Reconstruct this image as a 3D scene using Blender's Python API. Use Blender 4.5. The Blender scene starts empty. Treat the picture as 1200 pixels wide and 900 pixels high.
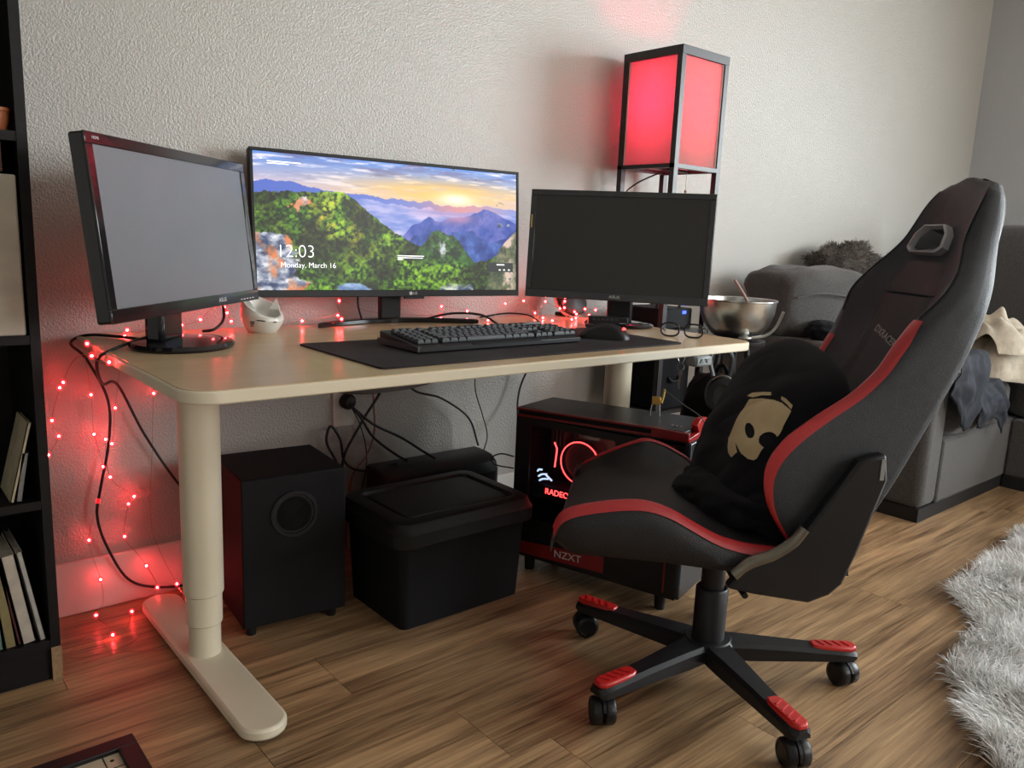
import bpy, math, random
import numpy as np
from mathutils import Matrix, Vector, noise as mnoise

random.seed(7)
rng = np.random.default_rng(7)
R = math.radians
SC = bpy.context.scene
COL = SC.collection

# ------------------------------------------------------------------ camera, light, exposure
CAM = Vector((-0.4128, -2.0758, 0.9773))
YAW, PITCH, ROLL = -0.7077, -0.1830, 0.0430
FPX = 933.44
fw = Vector((-math.sin(YAW) * math.cos(PITCH), math.cos(YAW) * math.cos(PITCH), math.sin(PITCH)))
rt = Vector((math.cos(YAW), math.sin(YAW), 0))
up = rt.cross(fw)
r2 = rt * math.cos(ROLL) + up * math.sin(ROLL)
u2 = up * math.cos(ROLL) - rt * math.sin(ROLL)
cam_d = bpy.data.cameras.new('camera')
cam_d.sensor_width = 36
cam_d.lens = FPX / 1200 * 36
cam_d.clip_start = 0.02
cam = bpy.data.objects.new('camera', cam_d)
COL.objects.link(cam)
cam.matrix_world = Matrix(((r2.x, u2.x, -fw.x, CAM.x), (r2.y, u2.y, -fw.y, CAM.y), (r2.z, u2.z, -fw.z, CAM.z), (0, 0, 0, 1)))
SC.camera = cam

SC.view_settings.view_transform = 'Standard'
SC.view_settings.look = 'None'
SC.view_settings.gamma = 1
SC.view_settings.use_curve_mapping = False
SC.view_settings.exposure = 0.42
SC.cycles.use_denoising = True
SC.cycles.max_bounces = 8
SC.cycles.diffuse_bounces = 5
SC.cycles.glossy_bounces = 4
SC.cycles.transparent_max_bounces = 8
SC.cycles.sample_clamp_indirect = 6
SC.cycles.blur_glossy = 0.5

world = bpy.data.worlds.new('sky')
SC.world = world
world.use_nodes = True
bg = world.node_tree.nodes['Background']
bg.inputs['Color'].default_value = (0.80, 0.90, 1.0, 1)
bg.inputs['Strength'].default_value = 1.6

# daylight through the right window, added fill light through the front one (each lamp stands just outside its pane)
def window_light(name, loc, rot, sx, sy, watts, col):
    d = bpy.data.lights.new(name, 'AREA')
    d.shape = 'RECTANGLE'
    d.size, d.size_y = sx, sy
    d.energy = watts
    d.color = col
    o = bpy.data.objects.new(name, d)
    COL.objects.link(o)
    o.location = loc
    o.rotation_euler = rot
    return o
WR = (-4.3, -2.1, 0.25, 2.25)        # window in the right wall: y0, y1, z0, z1
WF = (1.6, 3.6, 0.9, 2.2)            # unseen window added in the front wall for fill light: x0, x1, z0, z1
window_light('daylight_right', (5.32, (WR[0] + WR[1]) / 2, (WR[2] + WR[3]) / 2 + 0.15), (0, R(62), 0), WR[3] - WR[2], WR[1] - WR[0], 235, (0.90, 0.97, 1.0))
window_light('front_fill', ((WF[0] + WF[1]) / 2, -5.22, (WF[2] + WF[3]) / 2), (R(90), 0, 0), WF[1] - WF[0], WF[3] - WF[2], 60, (1.0, 0.95, 0.88))  # fill lamp behind the camera, outside the added window

# ------------------------------------------------------------------ materials
MATS = {}
def mat(name, col, rough=0.5, metal=0.0, var=0.08, scale=8.0, bump=0.0, bscale=300.0, spec=0.5, emit=None, estr=0.0, stretch=None, sheen=0.0, coat=0.0, alpha=1.0):
    if name in MATS:
        return MATS[name]
    m = bpy.data.materials.new(name)
    m.use_nodes = True
    nt = m.node_tree
    N, L = nt.nodes, nt.links
    b = N['Principled BSDF']
    b.inputs['Roughness'].default_value = rough
    b.inputs['Metallic'].default_value = metal
    b.inputs['Specular IOR Level'].default_value = spec
    if sheen:
        b.inputs['Sheen Weight'].default_value = sheen
    if coat:
        b.inputs['Coat Weight'].default_value = coat
        b.inputs['Coat Roughness'].default_value = 0.05
    tc = N.new('ShaderNodeTexCoord')
    src = tc.outputs['Object']
    if stretch:
        mp = N.new('ShaderNodeMapping')
        mp.inputs['Scale'].default_value = stretch
        L.new(src, mp.inputs['Vector'])
        src = mp.outputs['Vector']
    nz = N.new('ShaderNodeTexNoise')
    nz.inputs['Scale'].default_value = scale
    nz.inputs['Detail'].default_value = 4
    L.new(src, nz.inputs['Vector'])
    rp = N.new('ShaderNodeValToRGB')
    c = np.array(col[:3], float)
    rp.color_ramp.elements[0].position = 0.3
    rp.color_ramp.elements[1].position = 0.7
    rp.color_ramp.elements[0].color = (*np.clip(c * (1 - var), 0, 1), 1)
    rp.color_ramp.elements[1].color = (*np.clip(c * (1 + var), 0, 1), 1)
    L.new(nz.outputs['Fac'], rp.inputs['Fac'])
    L.new(rp.outputs['Color'], b.inputs['Base Color'])
    if bump:
        n2 = N.new('ShaderNodeTexNoise')
        n2.inputs['Scale'].default_value = bscale
        n2.inputs['Detail'].default_value = 3
        L.new(src, n2.inputs['Vector'])
        bp = N.new('ShaderNodeBump')
        bp.inputs['Strength'].default_value = bump
        bp.inputs['Distance'].default_value = 0.004
        L.new(n2.outputs['Fac'], bp.inputs['Height'])
        L.new(bp.outputs['Normal'], b.inputs['Normal'])
    if emit:
        b.inputs['Emission Color'].default_value = (*emit, 1)
        b.inputs['Emission Strength'].default_value = estr
    MATS[name] = m
    return m

def wall_mat(name, col, bump=0.35, rough=0.42):
    m = mat(name, col, rough, var=0.02, scale=2)
    nt = m.node_tree
    N, L = nt.nodes, nt.links
    b = N['Principled BSDF']
    tc = N.new('ShaderNodeTexCoord')
    n1 = N.new('ShaderNodeTexNoise'); n1.inputs['Scale'].default_value = 250; n1.inputs['Detail'].default_value = 2; n1.inputs['Distortion'].default_value = 0.3
    n2 = N.new('ShaderNodeTexNoise'); n2.inputs['Scale'].default_value = 140; n2.inputs['Detail'].default_value = 1
    L.new(tc.outputs['Object'], n1.inputs['Vector']); L.new(tc.outputs['Object'], n2.inputs['Vector'])
    ad = N.new('ShaderNodeMath'); ad.operation = 'ADD'
    L.new(n1.outputs['Fac'], ad.inputs[0]); L.new(n2.outputs['Fac'], ad.inputs[1])
    bp = N.new('ShaderNodeBump'); bp.inputs['Strength'].default_value = bump; bp.inputs['Distance'].default_value = 0.008
    L.new(ad.outputs[0], bp.inputs['Height'])
    L.new(bp.outputs['Normal'], b.inputs['Normal'])
    return m

def plank_mat():
    m = bpy.data.materials.new('oak_vinyl_plank')
    m.use_nodes = True
    nt = m.node_tree
    N, L = nt.nodes, nt.links
    b = N['Principled BSDF']
    tc = N.new('ShaderNodeTexCoord'); oi = N.new('ShaderNodeObjectInfo')
    mul = N.new('ShaderNodeVectorMath'); mul.operation = 'SCALE'; mul.inputs['Scale'].default_value = 37.0
    cb = N.new('ShaderNodeCombineXYZ')
    for k in 'XYZ':
        L.new(oi.outputs['Random'], cb.inputs[k])
    L.new(cb.outputs['Vector'], mul.inputs[0])
    add = N.new('ShaderNodeVectorMath'); add.operation = 'ADD'
    L.new(tc.outputs['Object'], add.inputs[0]); L.new(mul.outputs['Vector'], add.inputs[1])
    def nz(sx, sy, det, dist):
        mp = N.new('ShaderNodeMapping'); mp.inputs['Scale'].default_value = (sx, sy, 1)
        L.new(add.outputs['Vector'], mp.inputs['Vector'])
        t = N.new('ShaderNodeTexNoise'); t.inputs['Scale'].default_value = 1; t.inputs['Detail'].default_value = det; t.inputs['Distortion'].default_value = dist
        L.new(mp.outputs['Vector'], t.inputs['Vector'])
        return t
    a = nz(1.3, 13, 6, 1.2); f = nz(5, 190, 5, 0.5); k = nz(1.6, 26.0, 4, 1.8)
    r1 = N.new('ShaderNodeValToRGB')
    e = r1.color_ramp.elements
    e[0].position = 0.37; e[0].color = (0.105, 0.056, 0.027, 1)
    e[1].position = 0.63; e[1].color = (0.54, 0.345, 0.178, 1)
    q = e.new(0.5); q.color = (0.33, 0.205, 0.107, 1)
    mx = N.new('ShaderNodeMix'); mx.data_type = 'FLOAT'; mx.inputs['Factor'].default_value = 0.42
    L.new(a.outputs['Fac'], mx.inputs['A']); L.new(f.outputs['Fac'], mx.inputs['B'])
    mx2 = N.new('ShaderNodeMix'); mx2.data_type = 'FLOAT'; mx2.inputs['Factor'].default_value = 0.30
    L.new(mx.outputs['Result'], mx2.inputs['A']); L.new(k.outputs['Fac'], mx2.inputs['B'])
    L.new(mx2.outputs['Result'], r1.inputs['Fac'])
    hv = N.new('ShaderNodeHueSaturation')
    mr = N.new('ShaderNodeMapRange'); mr.inputs['To Min'].default_value = 0.86; mr.inputs['To Max'].default_value = 1.16
    L.new(oi.outputs['Random'], mr.inputs['Value']); L.new(mr.outputs['Result'], hv.inputs['Value'])
    L.new(r1.outputs['Color'], hv.inputs['Color']); L.new(hv.outputs['Color'], b.inputs['Base Color'])
    b.inputs['Roughness'].default_value = 0.33
    bp = N.new('ShaderNodeBump'); bp.inputs['Strength'].default_value = 0.5; bp.inputs['Distance'].default_value = 0.002
    L.new(f.outputs['Fac'], bp.inputs['Height']); L.new(bp.outputs['Normal'], b.inputs['Normal'])
    return m

M_WALL = wall_mat('orange_peel_wall_paint', (0.440, 0.424, 0.390), 0.32, 0.30)
M_WALL.node_tree.nodes['Principled BSDF'].inputs['Specular IOR Level'].default_value = 0.75
M_CEIL = wall_mat('ceiling_paint', (0.72, 0.71, 0.68), 0.2, 0.7)
M_TRIM = mat('white_trim_paint', (0.72, 0.70, 0.66), 0.35, var=0.02)
M_PLANK = plank_mat()
M_SUB = mat('subfloor', (0.05, 0.035, 0.025), 0.9)
M_BLK = mat('black_plastic', (0.012, 0.012, 0.014), 0.42, var=0.2, spec=.3)
M_BLK2 = mat('matte_black', (0.006, 0.006, 0.0075), 0.62, var=0.2, bump=0.1, spec=.2)
M_GLOSS = mat('glossy_black_plastic', (0.008, 0.008, 0.010), 0.10, var=0.1)
M_DARK = mat('dark_grey_plastic', (0.035, 0.035, 0.04), 0.45)
M_GREY = mat('grey_plastic', (0.22, 0.23, 0.24), 0.4)
M_LGREY = mat('light_grey_print', (0.55, 0.55, 0.55), 0.5)
M_SCR = mat('dark_matte_screen', (0.016, 0.0145, 0.0135), 0.34, var=0.03, spec=0.5)
M_SCRL = mat('window_haze_screen', (0.125, 0.135, 0.155), 0.46, var=0.06, scale=6, spec=1.0)  # base colour lightened to imitate hazy window light on the screen
M_CREAM = mat('cream_powder_coat', (0.74, 0.67, 0.52), 0.38, var=0.02)
M_DESK = mat('birch_desk_surface', (0.58, 0.43, 0.255), 0.26, var=0.05, scale=2, stretch=(1, 14, 1), spec=0.5)
M_RED = mat('red_plastic', (0.50, 0.018, 0.016), 0.32, var=0.1)
M_REDP = mat('red_case_paint', (0.22, 0.012, 0.014), 0.35, var=0.1)
M_REDL = mat('red_leather', (0.38, 0.018, 0.022), 0.36, var=0.1, bump=0.25, bscale=500)
M_LEA = mat('black_leather', (0.016, 0.016, 0.018), 0.40, var=0.2, bump=0.35, bscale=420, spec=.28)
M_CARB = mat('carbon_grain_leather', (0.019, 0.022, 0.028), 0.38, var=0.2, scale=60, bump=0.5, bscale=700, spec=.35)
M_STEEL = mat('brushed_steel', (0.50, 0.50, 0.48), 0.28, 1.0, var=0.15, scale=20)
M_IRON = mat('dark_steel', (0.20, 0.185, 0.15), 0.35, 0.9, var=0.15)
M_BRASS = mat('brass', (0.75, 0.50, 0.13), 0.3, 1.0)
M_CLOTH = mat('black_cotton', (0.0075, 0.0078, 0.010), 0.9, var=0.25, scale=20, bump=0.3, bscale=900, sheen=0.05, spec=.1)
M_TAN = mat('tan_print', (0.50, 0.39, 0.22), 0.8, var=0.08, scale=30)
M_SOFA = mat('grey_sofa_fabric', (0.070, 0.067, 0.065), 0.9, var=0.3, scale=160, bump=0.6, bscale=420, sheen=0.2)
M_CASE = mat('case_black_paint', (0.012, 0.012, 0.013), 0.38, var=0.1, spec=.3)
M_WOODB = mat('black_brown_laminate', (0.010, 0.009, 0.010), 0.42, var=0.2, scale=5, stretch=(1, 1, 12), bump=0.05, spec=.25)
M_PAD = mat('mousepad_cloth', (0.030, 0.027, 0.029), 0.75, var=0.35, scale=9, bump=0.1, bscale=900, spec=.2)
M_KEY = mat('key_plastic', (0.022, 0.026, 0.030), 0.5)
M_PAPER = mat('book_pages', (0.55, 0.50, 0.42), 0.8, var=0.1, scale=60)
M_CERAM = mat('white_ceramic', (0.68, 0.66, 0.60), 0.3, var=0.03)
M_WIRE = mat('copper_wire', (0.42, 0.20, 0.13), 0.35, 0.9)
M_CABLE = mat('black_cable', (0.008, 0.008, 0.009), 0.45)
M_LED = mat('red_led', (1, 0.2, 0.2), 0.4, emit=(1.0, 0.045, 0.05), estr=150)
M_GLOWR = mat('red_glow_strip', (0.6, 0.02, 0.02), 0.5, emit=(1.0, 0.04, 0.04), estr=5.0)
M_GLOWB = mat('blue_white_glow', (0.5, 0.6, 0.8), 0.5, emit=(0.5, 0.7, 1.0), estr=0.9)

# ------------------------------------------------------------------ mesh helpers
def smooth_pts(pts, n=8):
    P = [Vector(p) for p in pts]
    if len(P) < 3:
        return P
    out = []
    Q = [P[0] * 2 - P[1]] + P + [P[-1] * 2 - P[-2]]
    for i in range(1, len(Q) - 2):
        a, b, c, d = Q[i - 1:i + 3]
        for k in range(n):
            t = k / n
            out.append(0.5 * ((2 * b) + (c - a) * t + (2 * a - 5 * b + 4 * c - d) * t * t + (3 * b - a - 3 * c + d) * t ** 3))
    out.append(P[-1])
    return out

class MB:
    def __init__(self):
        self.v = []
        self.f = []
        self.T = Matrix.Identity(4)
    def at(self, T):
        self.T = T
        return self
    def add(self, vs, fs):
        o = len(self.v)
        self.v += [tuple(self.T @ Vector(p)) for p in vs]
        self.f += [tuple(o + i for i in f) for f in fs]
        return self
    def box(self, x0, x1, y0, y1, z0, z1):
        return self.add([(x0, y0, z0), (x1, y0, z0), (x1, y1, z0), (x0, y1, z0), (x0, y0, z1), (x1, y0, z1), (x1, y1, z1), (x0, y1, z1)],
                        [(3, 2, 1, 0), (4, 5, 6, 7), (0, 1, 5, 4), (1, 2, 6, 5), (2, 3, 7, 6), (3, 0, 4, 7)])
    def prism(self, poly, z0, z1, axes='xy'):
        n = len(poly)
        def P(a, b, c):
            return {'xy': (a, b, c), 'xz': (a, c, b), 'yz': (c, a, b)}[axes]
        vs = [P(a, b, z0) for a, b in poly] + [P(a, b, z1) for a, b in poly]
        fs = [tuple(range(n))[::-1], tuple(range(n, 2 * n))] + [(i, (i + 1) % n, n + (i + 1) % n, n + i) for i in range(n)]
        if axes == 'xz':
            fs = [f[::-1] for f in fs]
        return self.add(vs, fs)
    def lathe(self, prof, n=32, sx=1, sy=1, c=(0, 0, 0)):
        vs, fs = [], []
        m = len(prof)
        for i in range(n):
            a = 2 * math.pi * i / n
            for r, z in prof:
                vs.append((c[0] + r * math.cos(a) * sx, c[1] + r * math.sin(a) * sy, c[2] + z))
        for i in range(n):
            j = (i + 1) % n
            for k in range(m - 1):
                fs.append((i * m + k, j * m + k, j * m + k + 1, i * m + k + 1))
        if prof[0][0] > 1e-6:
            fs.append(tuple(i * m for i in range(n))[::-1])
        if prof[-1][0] > 1e-6:
            fs.append(tuple(i * m + m - 1 for i in range(n)))
        return self.add(vs, fs)
    def cyl(self, a, b, r0, r1=None, n=16):
        a, b = Vector(a), Vector(b)
        r1 = r0 if r1 is None else r1
        d = (b - a)
        h = d.length
        q = d.to_track_quat('Z', 'Y').to_matrix().to_4x4()
        T = self.T
        self.T = T @ Matrix.Translation(a) @ q
        self.lathe([(r0, 0), (r1, h)], n)
        self.T = T
        return self
    def tube(self, pts, r, n=6, sm=6, flat=1.0, closed=False):
        P = smooth_pts(pts, sm) if sm > 1 else [Vector(p) for p in pts]
        vs, fs = [], []
        prev = None
        m = len(P)
        for i, p in enumerate(P):
            t = (P[min(i + 1, m - 1)] - P[max(i - 1, 0)])
            if t.length < 1e-9:
                t = Vector((0, 0, 1))
            t.normalize()
            if prev is None:
                nrm = t.orthogonal().normalized()
            else:
                nrm = (prev - t * prev.dot(t))
                nrm = nrm.normalized() if nrm.length > 1e-6 else t.orthogonal().normalized()
            prev = nrm
            bn = t.cross(nrm)
            rr = r(i / (m - 1)) if callable(r) else r
            for k in range(n):
                a = 2 * math.pi * k / n
                vs.append(p + nrm * (rr * math.cos(a)) + bn * (rr * flat * math.sin(a)))
        for i in range(m - 1):
            for k in range(n):
                k2 = (k + 1) % n
                fs.append((i * n + k, i * n + k2, (i + 1) * n + k2, (i + 1) * n + k))
        fs.append(tuple(range(n))[::-1])
        fs.append(tuple((m - 1) * n + k for k in range(n)))
        return self.add(vs, fs)
    def grid(self, rows, closed=False, cap=False):
        m = len(rows[0])
        vs = [p for r in rows for p in r]
        fs = []
        kk = m if closed else m - 1
        for i in range(len(rows) - 1):
            for k in range(kk):
                k2 = (k + 1) % m
                fs.append((i * m + k, i * m + k2, (i + 1) * m + k2, (i + 1) * m + k))
        if cap:
            fs.append(tuple(range(m))[::-1])
            fs.append(tuple((len(rows) - 1) * m + k for k in range(m)))
        return self.add(vs, fs)
    def sphere(self, c, r, n=10, sc=(1, 1, 1)):
        prof = [(r * math.sin(math.pi * k / n), -r * math.cos(math.pi * k / n)) for k in range(n + 1)]
        prof[0] = (0, -r); prof[-1] = (0, r)
        vs, fs = [(c[0], c[1], c[2] - r * sc[2]), (c[0], c[1], c[2] + r * sc[2])], []
        w = n * 2
        for k in range(1, n):
            for i in range(w):
                a = 2 * math.pi * i / w
                vs.append((c[0] + prof[k][0] * math.cos(a) * sc[0], c[1] + prof[k][0] * math.sin(a) * sc[1], c[2] + prof[k][1] * sc[2]))
        for i in range(w):
            j = (i + 1) % w
            fs.append((0, 2 + j, 2 + i))
            fs.append((1, 2 + (n - 2) * w + i, 2 + (n - 2) * w + j))
            for k in range(n - 2):
                fs.append((2 + k * w + i, 2 + k * w + j, 2 + (k + 1) * w + j, 2 + (k + 1) * w + i))
        return self.add(vs, fs)
    def mesh(self, name, m, smooth=None):
        me = bpy.data.meshes.new(name)
        me.from_pydata(self.v, [], self.f)
        me.materials.append(m)
        if smooth is not None:
            me.shade_smooth()
            me.set_sharp_from_angle(angle=R(smooth))
        return me
    def build(self, name, m, parent=None, smooth=None, bevel=0, seg=2, loc=None, rotz=None, subsurf=0):
        me = self.mesh(name, m, smooth)
        o = bpy.data.objects.new(name, me)
        COL.objects.link(o)
        if parent:
            o.parent = parent
        if loc is not None:
            o.location = loc
        if rotz is not None:
            o.rotation_euler = (0, 0, rotz)
        if bevel:
            md = o.modifiers.new('bevel', 'BEVEL')
            md.width = bevel; md.segments = seg; md.limit_method = 'ANGLE'; md.angle_limit = R(40)
            if smooth is None:
                me.shade_smooth(); me.set_sharp_from_angle(angle=R(35))
                md.harden_normals = False
        if subsurf:
            md = o.modifiers.new('subsurf', 'SUBSURF'); md.levels = subsurf; md.render_levels = subsurf
        return o

def tag(o, label=None, cat=None, group=None, kind=None):
    if label: o['label'] = label
    if cat: o['category'] = cat
    if group: o['group'] = group
    if kind: o['kind'] = kind
    return o
def thing(name, label, cat, loc=(0, 0, 0), rotz=0, group=None):
    o = bpy.data.objects.new(name, None)
    o.empty_display_size = 0.05
    COL.objects.link(o)
    o.location = loc
    o.rotation_euler = (0, 0, rotz)
    return tag(o, label, cat, group)
def link_copy(name, me, parent, T=None, loc=None):
    o = bpy.data.objects.new(name, me)
    COL.objects.link(o)
    o.parent = parent
    if T is not None: o.matrix_local = T
    if loc is not None: o.location = loc
    return o
def text(name, body, size, T, m, parent, extrude=0.0004, align='CENTER', sx=1.0, thin=0.0):
    c = bpy.data.curves.new(name, 'FONT')
    c.body = body
    c.size = size
    c.align_x = align
    c.align_y = 'CENTER'
    c.extrude = extrude
    c.offset = thin
    c.materials.append(m)
    o = bpy.data.objects.new(name, c)
    COL.objects.link(o)
    o.parent = parent
    o.matrix_local = T @ Matrix.Diagonal((sx, 1, 1, 1))
    return o
def basis(o, x, y, z=None):
    x = Vector(x).normalized(); y = Vector(y)
    y = (y - x * x.dot(y)).normalized()
    z = x.cross(y)
    o = Vector(o)
    return Matrix(((x.x, y.x, z.x, o.x), (x.y, y.y, z.y, o.y), (x.z, y.z, z.z, o.z), (0, 0, 0, 1)))
def rrect(x0, x1, y0, y1, r, n=6):
    out = []
    for cx, cy, a0 in ((x1 - r, y1 - r, 0), (x0 + r, y1 - r, 90), (x0 + r, y0 + r, 180), (x1 - r, y0 + r, 270)):
        for k in range(n + 1):
            a = R(a0 + 90 * k / n)
            out.append((cx + r * math.cos(a), cy + r * math.sin(a)))
    return out

# ------------------------------------------------------------------ the room
WY = 0.036                     # the wall behind the desk
X0, X1, Y0, ZC = -1.7, 5.1, -5.0, 2.72
floor = tag(MB().box(X0, X1, Y0, WY, -0.06, -0.006).build('floor', M_SUB), kind='structure')
PW, PL = 0.182, 1.22
pm = MB().box(0.0007, PL - 0.0007, 0.0006, PW - 0.0006, -0.006, 0.0).mesh('plank', M_PLANK)
row = 0
y = WY - PW
while y > Y0 - PW:
    offs = (row * 0.43 + (0.31 if row % 2 else 0) + 0.11 * (row % 3)) % PL
    x = X0 - offs
    while x < X1:
        x0, x1 = max(x, X0), min(x + PL, X1)
        yb = max(y, Y0)
        if x1 - x0 > 0.03:
            if x1 - x0 > PL - 1e-6 and yb == y:
                link_copy('plank', pm, floor, loc=(x, y, 0))
            else:
                MB().box(x0 - x + 0.0007, x1 - x - 0.0007, yb - y + 0.0006, PW - 0.0006, -0.006, 0).build('plank', M_PLANK, floor, loc=(x, y, 0))
        x += PL
    y -= PW
    row += 1

tag(MB().box(X0 - 0.12, X1 + 0.12, WY, WY + 0.12, -0.06, ZC).build('wall_back', M_WALL), kind='structure')
M_WALLR = wall_mat('right_wall_paint', (0.42, 0.43, 0.44))
wr = MB()
wr.box(X1, X1 + 0.12, Y0, WR[0], -0.06, ZC).box(X1, X1 + 0.12, WR[1], WY, -0.06, ZC)
wr.box(X1, X1 + 0.12, WR[0], WR[1], -0.06, WR[2]).box(X1, X1 + 0.12, WR[0], WR[1], WR[3], ZC)
tag(wr.build('wall_right', M_WALLR), kind='structure')
tag(MB().box(X0 - 0.12, X0, Y0, WY, -0.06, ZC).build('wall_left', M_WALL), kind='structure')
wf = MB()
wf.box(X0 - 0.12, WF[0], Y0 - 0.12, Y0, -0.06, ZC).box(WF[1], X1 + 0.12, Y0 - 0.12, Y0, -0.06, ZC)
wf.box(WF[0], WF[1], Y0 - 0.12, Y0, -0.06, WF[2]).box(WF[0], WF[1], Y0 - 0.12, Y0, WF[3], ZC)
tag(wf.build('wall_front', M_WALL), kind='structure')
tag(MB().box(X0 - 0.12, X1 + 0.12, Y0 - 0.12, WY + 0.12, ZC, ZC + 0.1).build('ceiling', M_CEIL), kind='structure')
BB = 0.138
tag(MB().box(X0, X1, WY - 0.014, WY, 0, BB).build('baseboard_back', M_TRIM, bevel=0.004), kind='structure')
tag(MB().box(X1 - 0.014, X1, WR[1], WY - 0.014, 0, BB).build('baseboard_right', M_TRIM, bevel=0.004), kind='structure')

def glass_mat():
    m = bpy.data.materials.new('window_glass')
    m.use_nodes = True
    N, L = m.node_tree.nodes, m.node_tree.links
    out = N['Material Output']
    N.remove(N['Principled BSDF'])
    t = N.new('ShaderNodeBsdfTransparent'); g = N.new('ShaderNodeBsdfGlossy'); g.inputs['Roughness'].default_value = 0.02
    mx = N.new('ShaderNodeMixShader'); mx.inputs['Fac'].default_value = 0.06
    L.new(t.outputs[0], mx.inputs[1]); L.new(g.outputs[0], mx.inputs[2]); L.new(mx.outputs[0], out.inputs['Surface'])
    return m
M_GLASS = glass_mat()
w1 = bpy.data.objects.new('window_1', None); COL.objects.link(w1); tag(w1, kind='structure')
f = MB()
for (a, b, c, d) in ((WR[0], WR[1], WR[2], WR[2] + 0.05), (WR[0], WR[1], WR[3] - 0.05, WR[3]), (WR[0], WR[0] + 0.05, WR[2], WR[3]), (WR[1] - 0.05, WR[1], WR[2], WR[3]), ((WR[0] + WR[1]) / 2 - 0.03, (WR[0] + WR[1]) / 2 + 0.03, WR[2], WR[3])):
    f.box(X1 + 0.03, X1 + 0.09, a, b, c, d)
f.build('window_frame', M_TRIM, w1)
MB().box(X1 + 0.055, X1 + 0.06, WR[0] + 0.05, (WR[0] + WR[1]) / 2 - 0.03, WR[2] + 0.05, WR[3] - 0.05).build('pane', M_GLASS, w1)
MB().box(X1 + 0.055, X1 + 0.06, (WR[0] + WR[1]) / 2 + 0.03, WR[1] - 0.05, WR[2] + 0.05, WR[3] - 0.05).build('pane', M_GLASS, w1)
w2 = bpy.data.objects.new('fill_window', None); COL.objects.link(w2); tag(w2, kind='structure')  # added behind the camera to let the fill light in
f = MB()
for (a, b, c, d) in ((WF[0], WF[1], WF[2], WF[2] + 0.05), (WF[0], WF[1], WF[3] - 0.05, WF[3]), (WF[0], WF[0] + 0.05, WF[2], WF[3]), (WF[1] - 0.05, WF[1], WF[2], WF[3])):
    f.box(a, b, Y0 - 0.09, Y0 - 0.03, c, d)
f.build('window_frame', M_TRIM, w2)
MB().box(WF[0] + 0.05, WF[1] - 0.05, Y0 - 0.06, Y0 - 0.055, WF[2] + 0.05, WF[3] - 0.05).build('pane', M_GLASS, w2)

# ------------------------------------------------------------------ the desk
H = 0.7099
TH = 0.024
desk = thing('standing_desk', 'cream height adjustable desk with birch top carrying three monitors', 'desk')
MB().prism(rrect(0.004, 1.596, -0.796, -0.004, 0.055, 8), H - 0.004, H).build('tabletop', M_DESK, desk, smooth=30)
MB().prism(rrect(0, 1.6, -0.8, 0, 0.06, 8), H - TH, H - 0.0015).build('edge_band', M_CREAM, desk, smooth=30, bevel=0.003)
for cx in (0.152, 1.462):
    leg = MB().lathe([(0.0425, 0.178), (0.0425, H - TH)], 32, c=(cx, -0.4, 0)).build('leg', M_CREAM, desk, smooth=40, bevel=0.003)
    MB().lathe([(0.0385, 0.108), (0.0385, 0.2)], 32, c=(cx, -0.4, 0)).build('middle_tube', M_CREAM, leg, smooth=40, bevel=0.003)
    MB().lathe([(0.034, 0.03), (0.034, 0.13)], 32, c=(cx, -0.4, 0)).build('lower_tube', M_CREAM, leg, smooth=40)
    ft = MB().prism([(a, b) for a, b in rrect(cx - 0.047, cx + 0.047, -0.755, -0.05, 0.046, 8)], 0.012, 0.036).build('foot', M_CREAM, desk, smooth=30, bevel=0.006)
    MB().prism(rrect(cx - 0.035, cx + 0.035, -0.735, -0.07, 0.034, 6), 0.0, 0.013).build('foot_pad', M_BLK, ft, smooth=30)
MB().box(0.18, 1.44, -0.43, -0.37, H - TH - 0.035, H - TH).build('crossbeam', M_DARK, desk, bevel=0.004)
net = MB()
rows = []
for i in range(17):
    t = i / 16
    sag = 0.108 * math.sin(math.pi * t) ** 0.6
    rows.append([(0.33 + 0.54 * t, yy, H - TH - 0.004 - sag * k) for yy, k in ((-0.50, 0.15), (-0.45, 0.8), (-0.36, 1), (-0.27, 0.85), (-0.2, 0.15))])
net.grid(rows).build('cable_net', mat('grey_net', (0.12, 0.12, 0.125), 0.7, bump=0.4, bscale=500), desk, smooth=60)
cp = MB().box(1.305, 1.372, -0.812, -0.775, H - TH - 0.028, H - TH).build('control_panel', mat('control_panel_grey', (0.24, 0.27, 0.28), 0.4), desk, bevel=0.006)
M_BTN = mat('panel_button', (0.13, 0.15, 0.16), 0.4)
MB().prism([(1.317, H - 0.042), (1.333, H - 0.042), (1.325, H - 0.030)], -0.8145, -0.811, 'xz').build('button', M_BTN, cp)
MB().prism([(1.341, H - 0.030), (1.357, H - 0.030), (1.349, H - 0.042)], -0.8145, -0.811, 'xz').build('button', M_BTN, cp)

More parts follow.
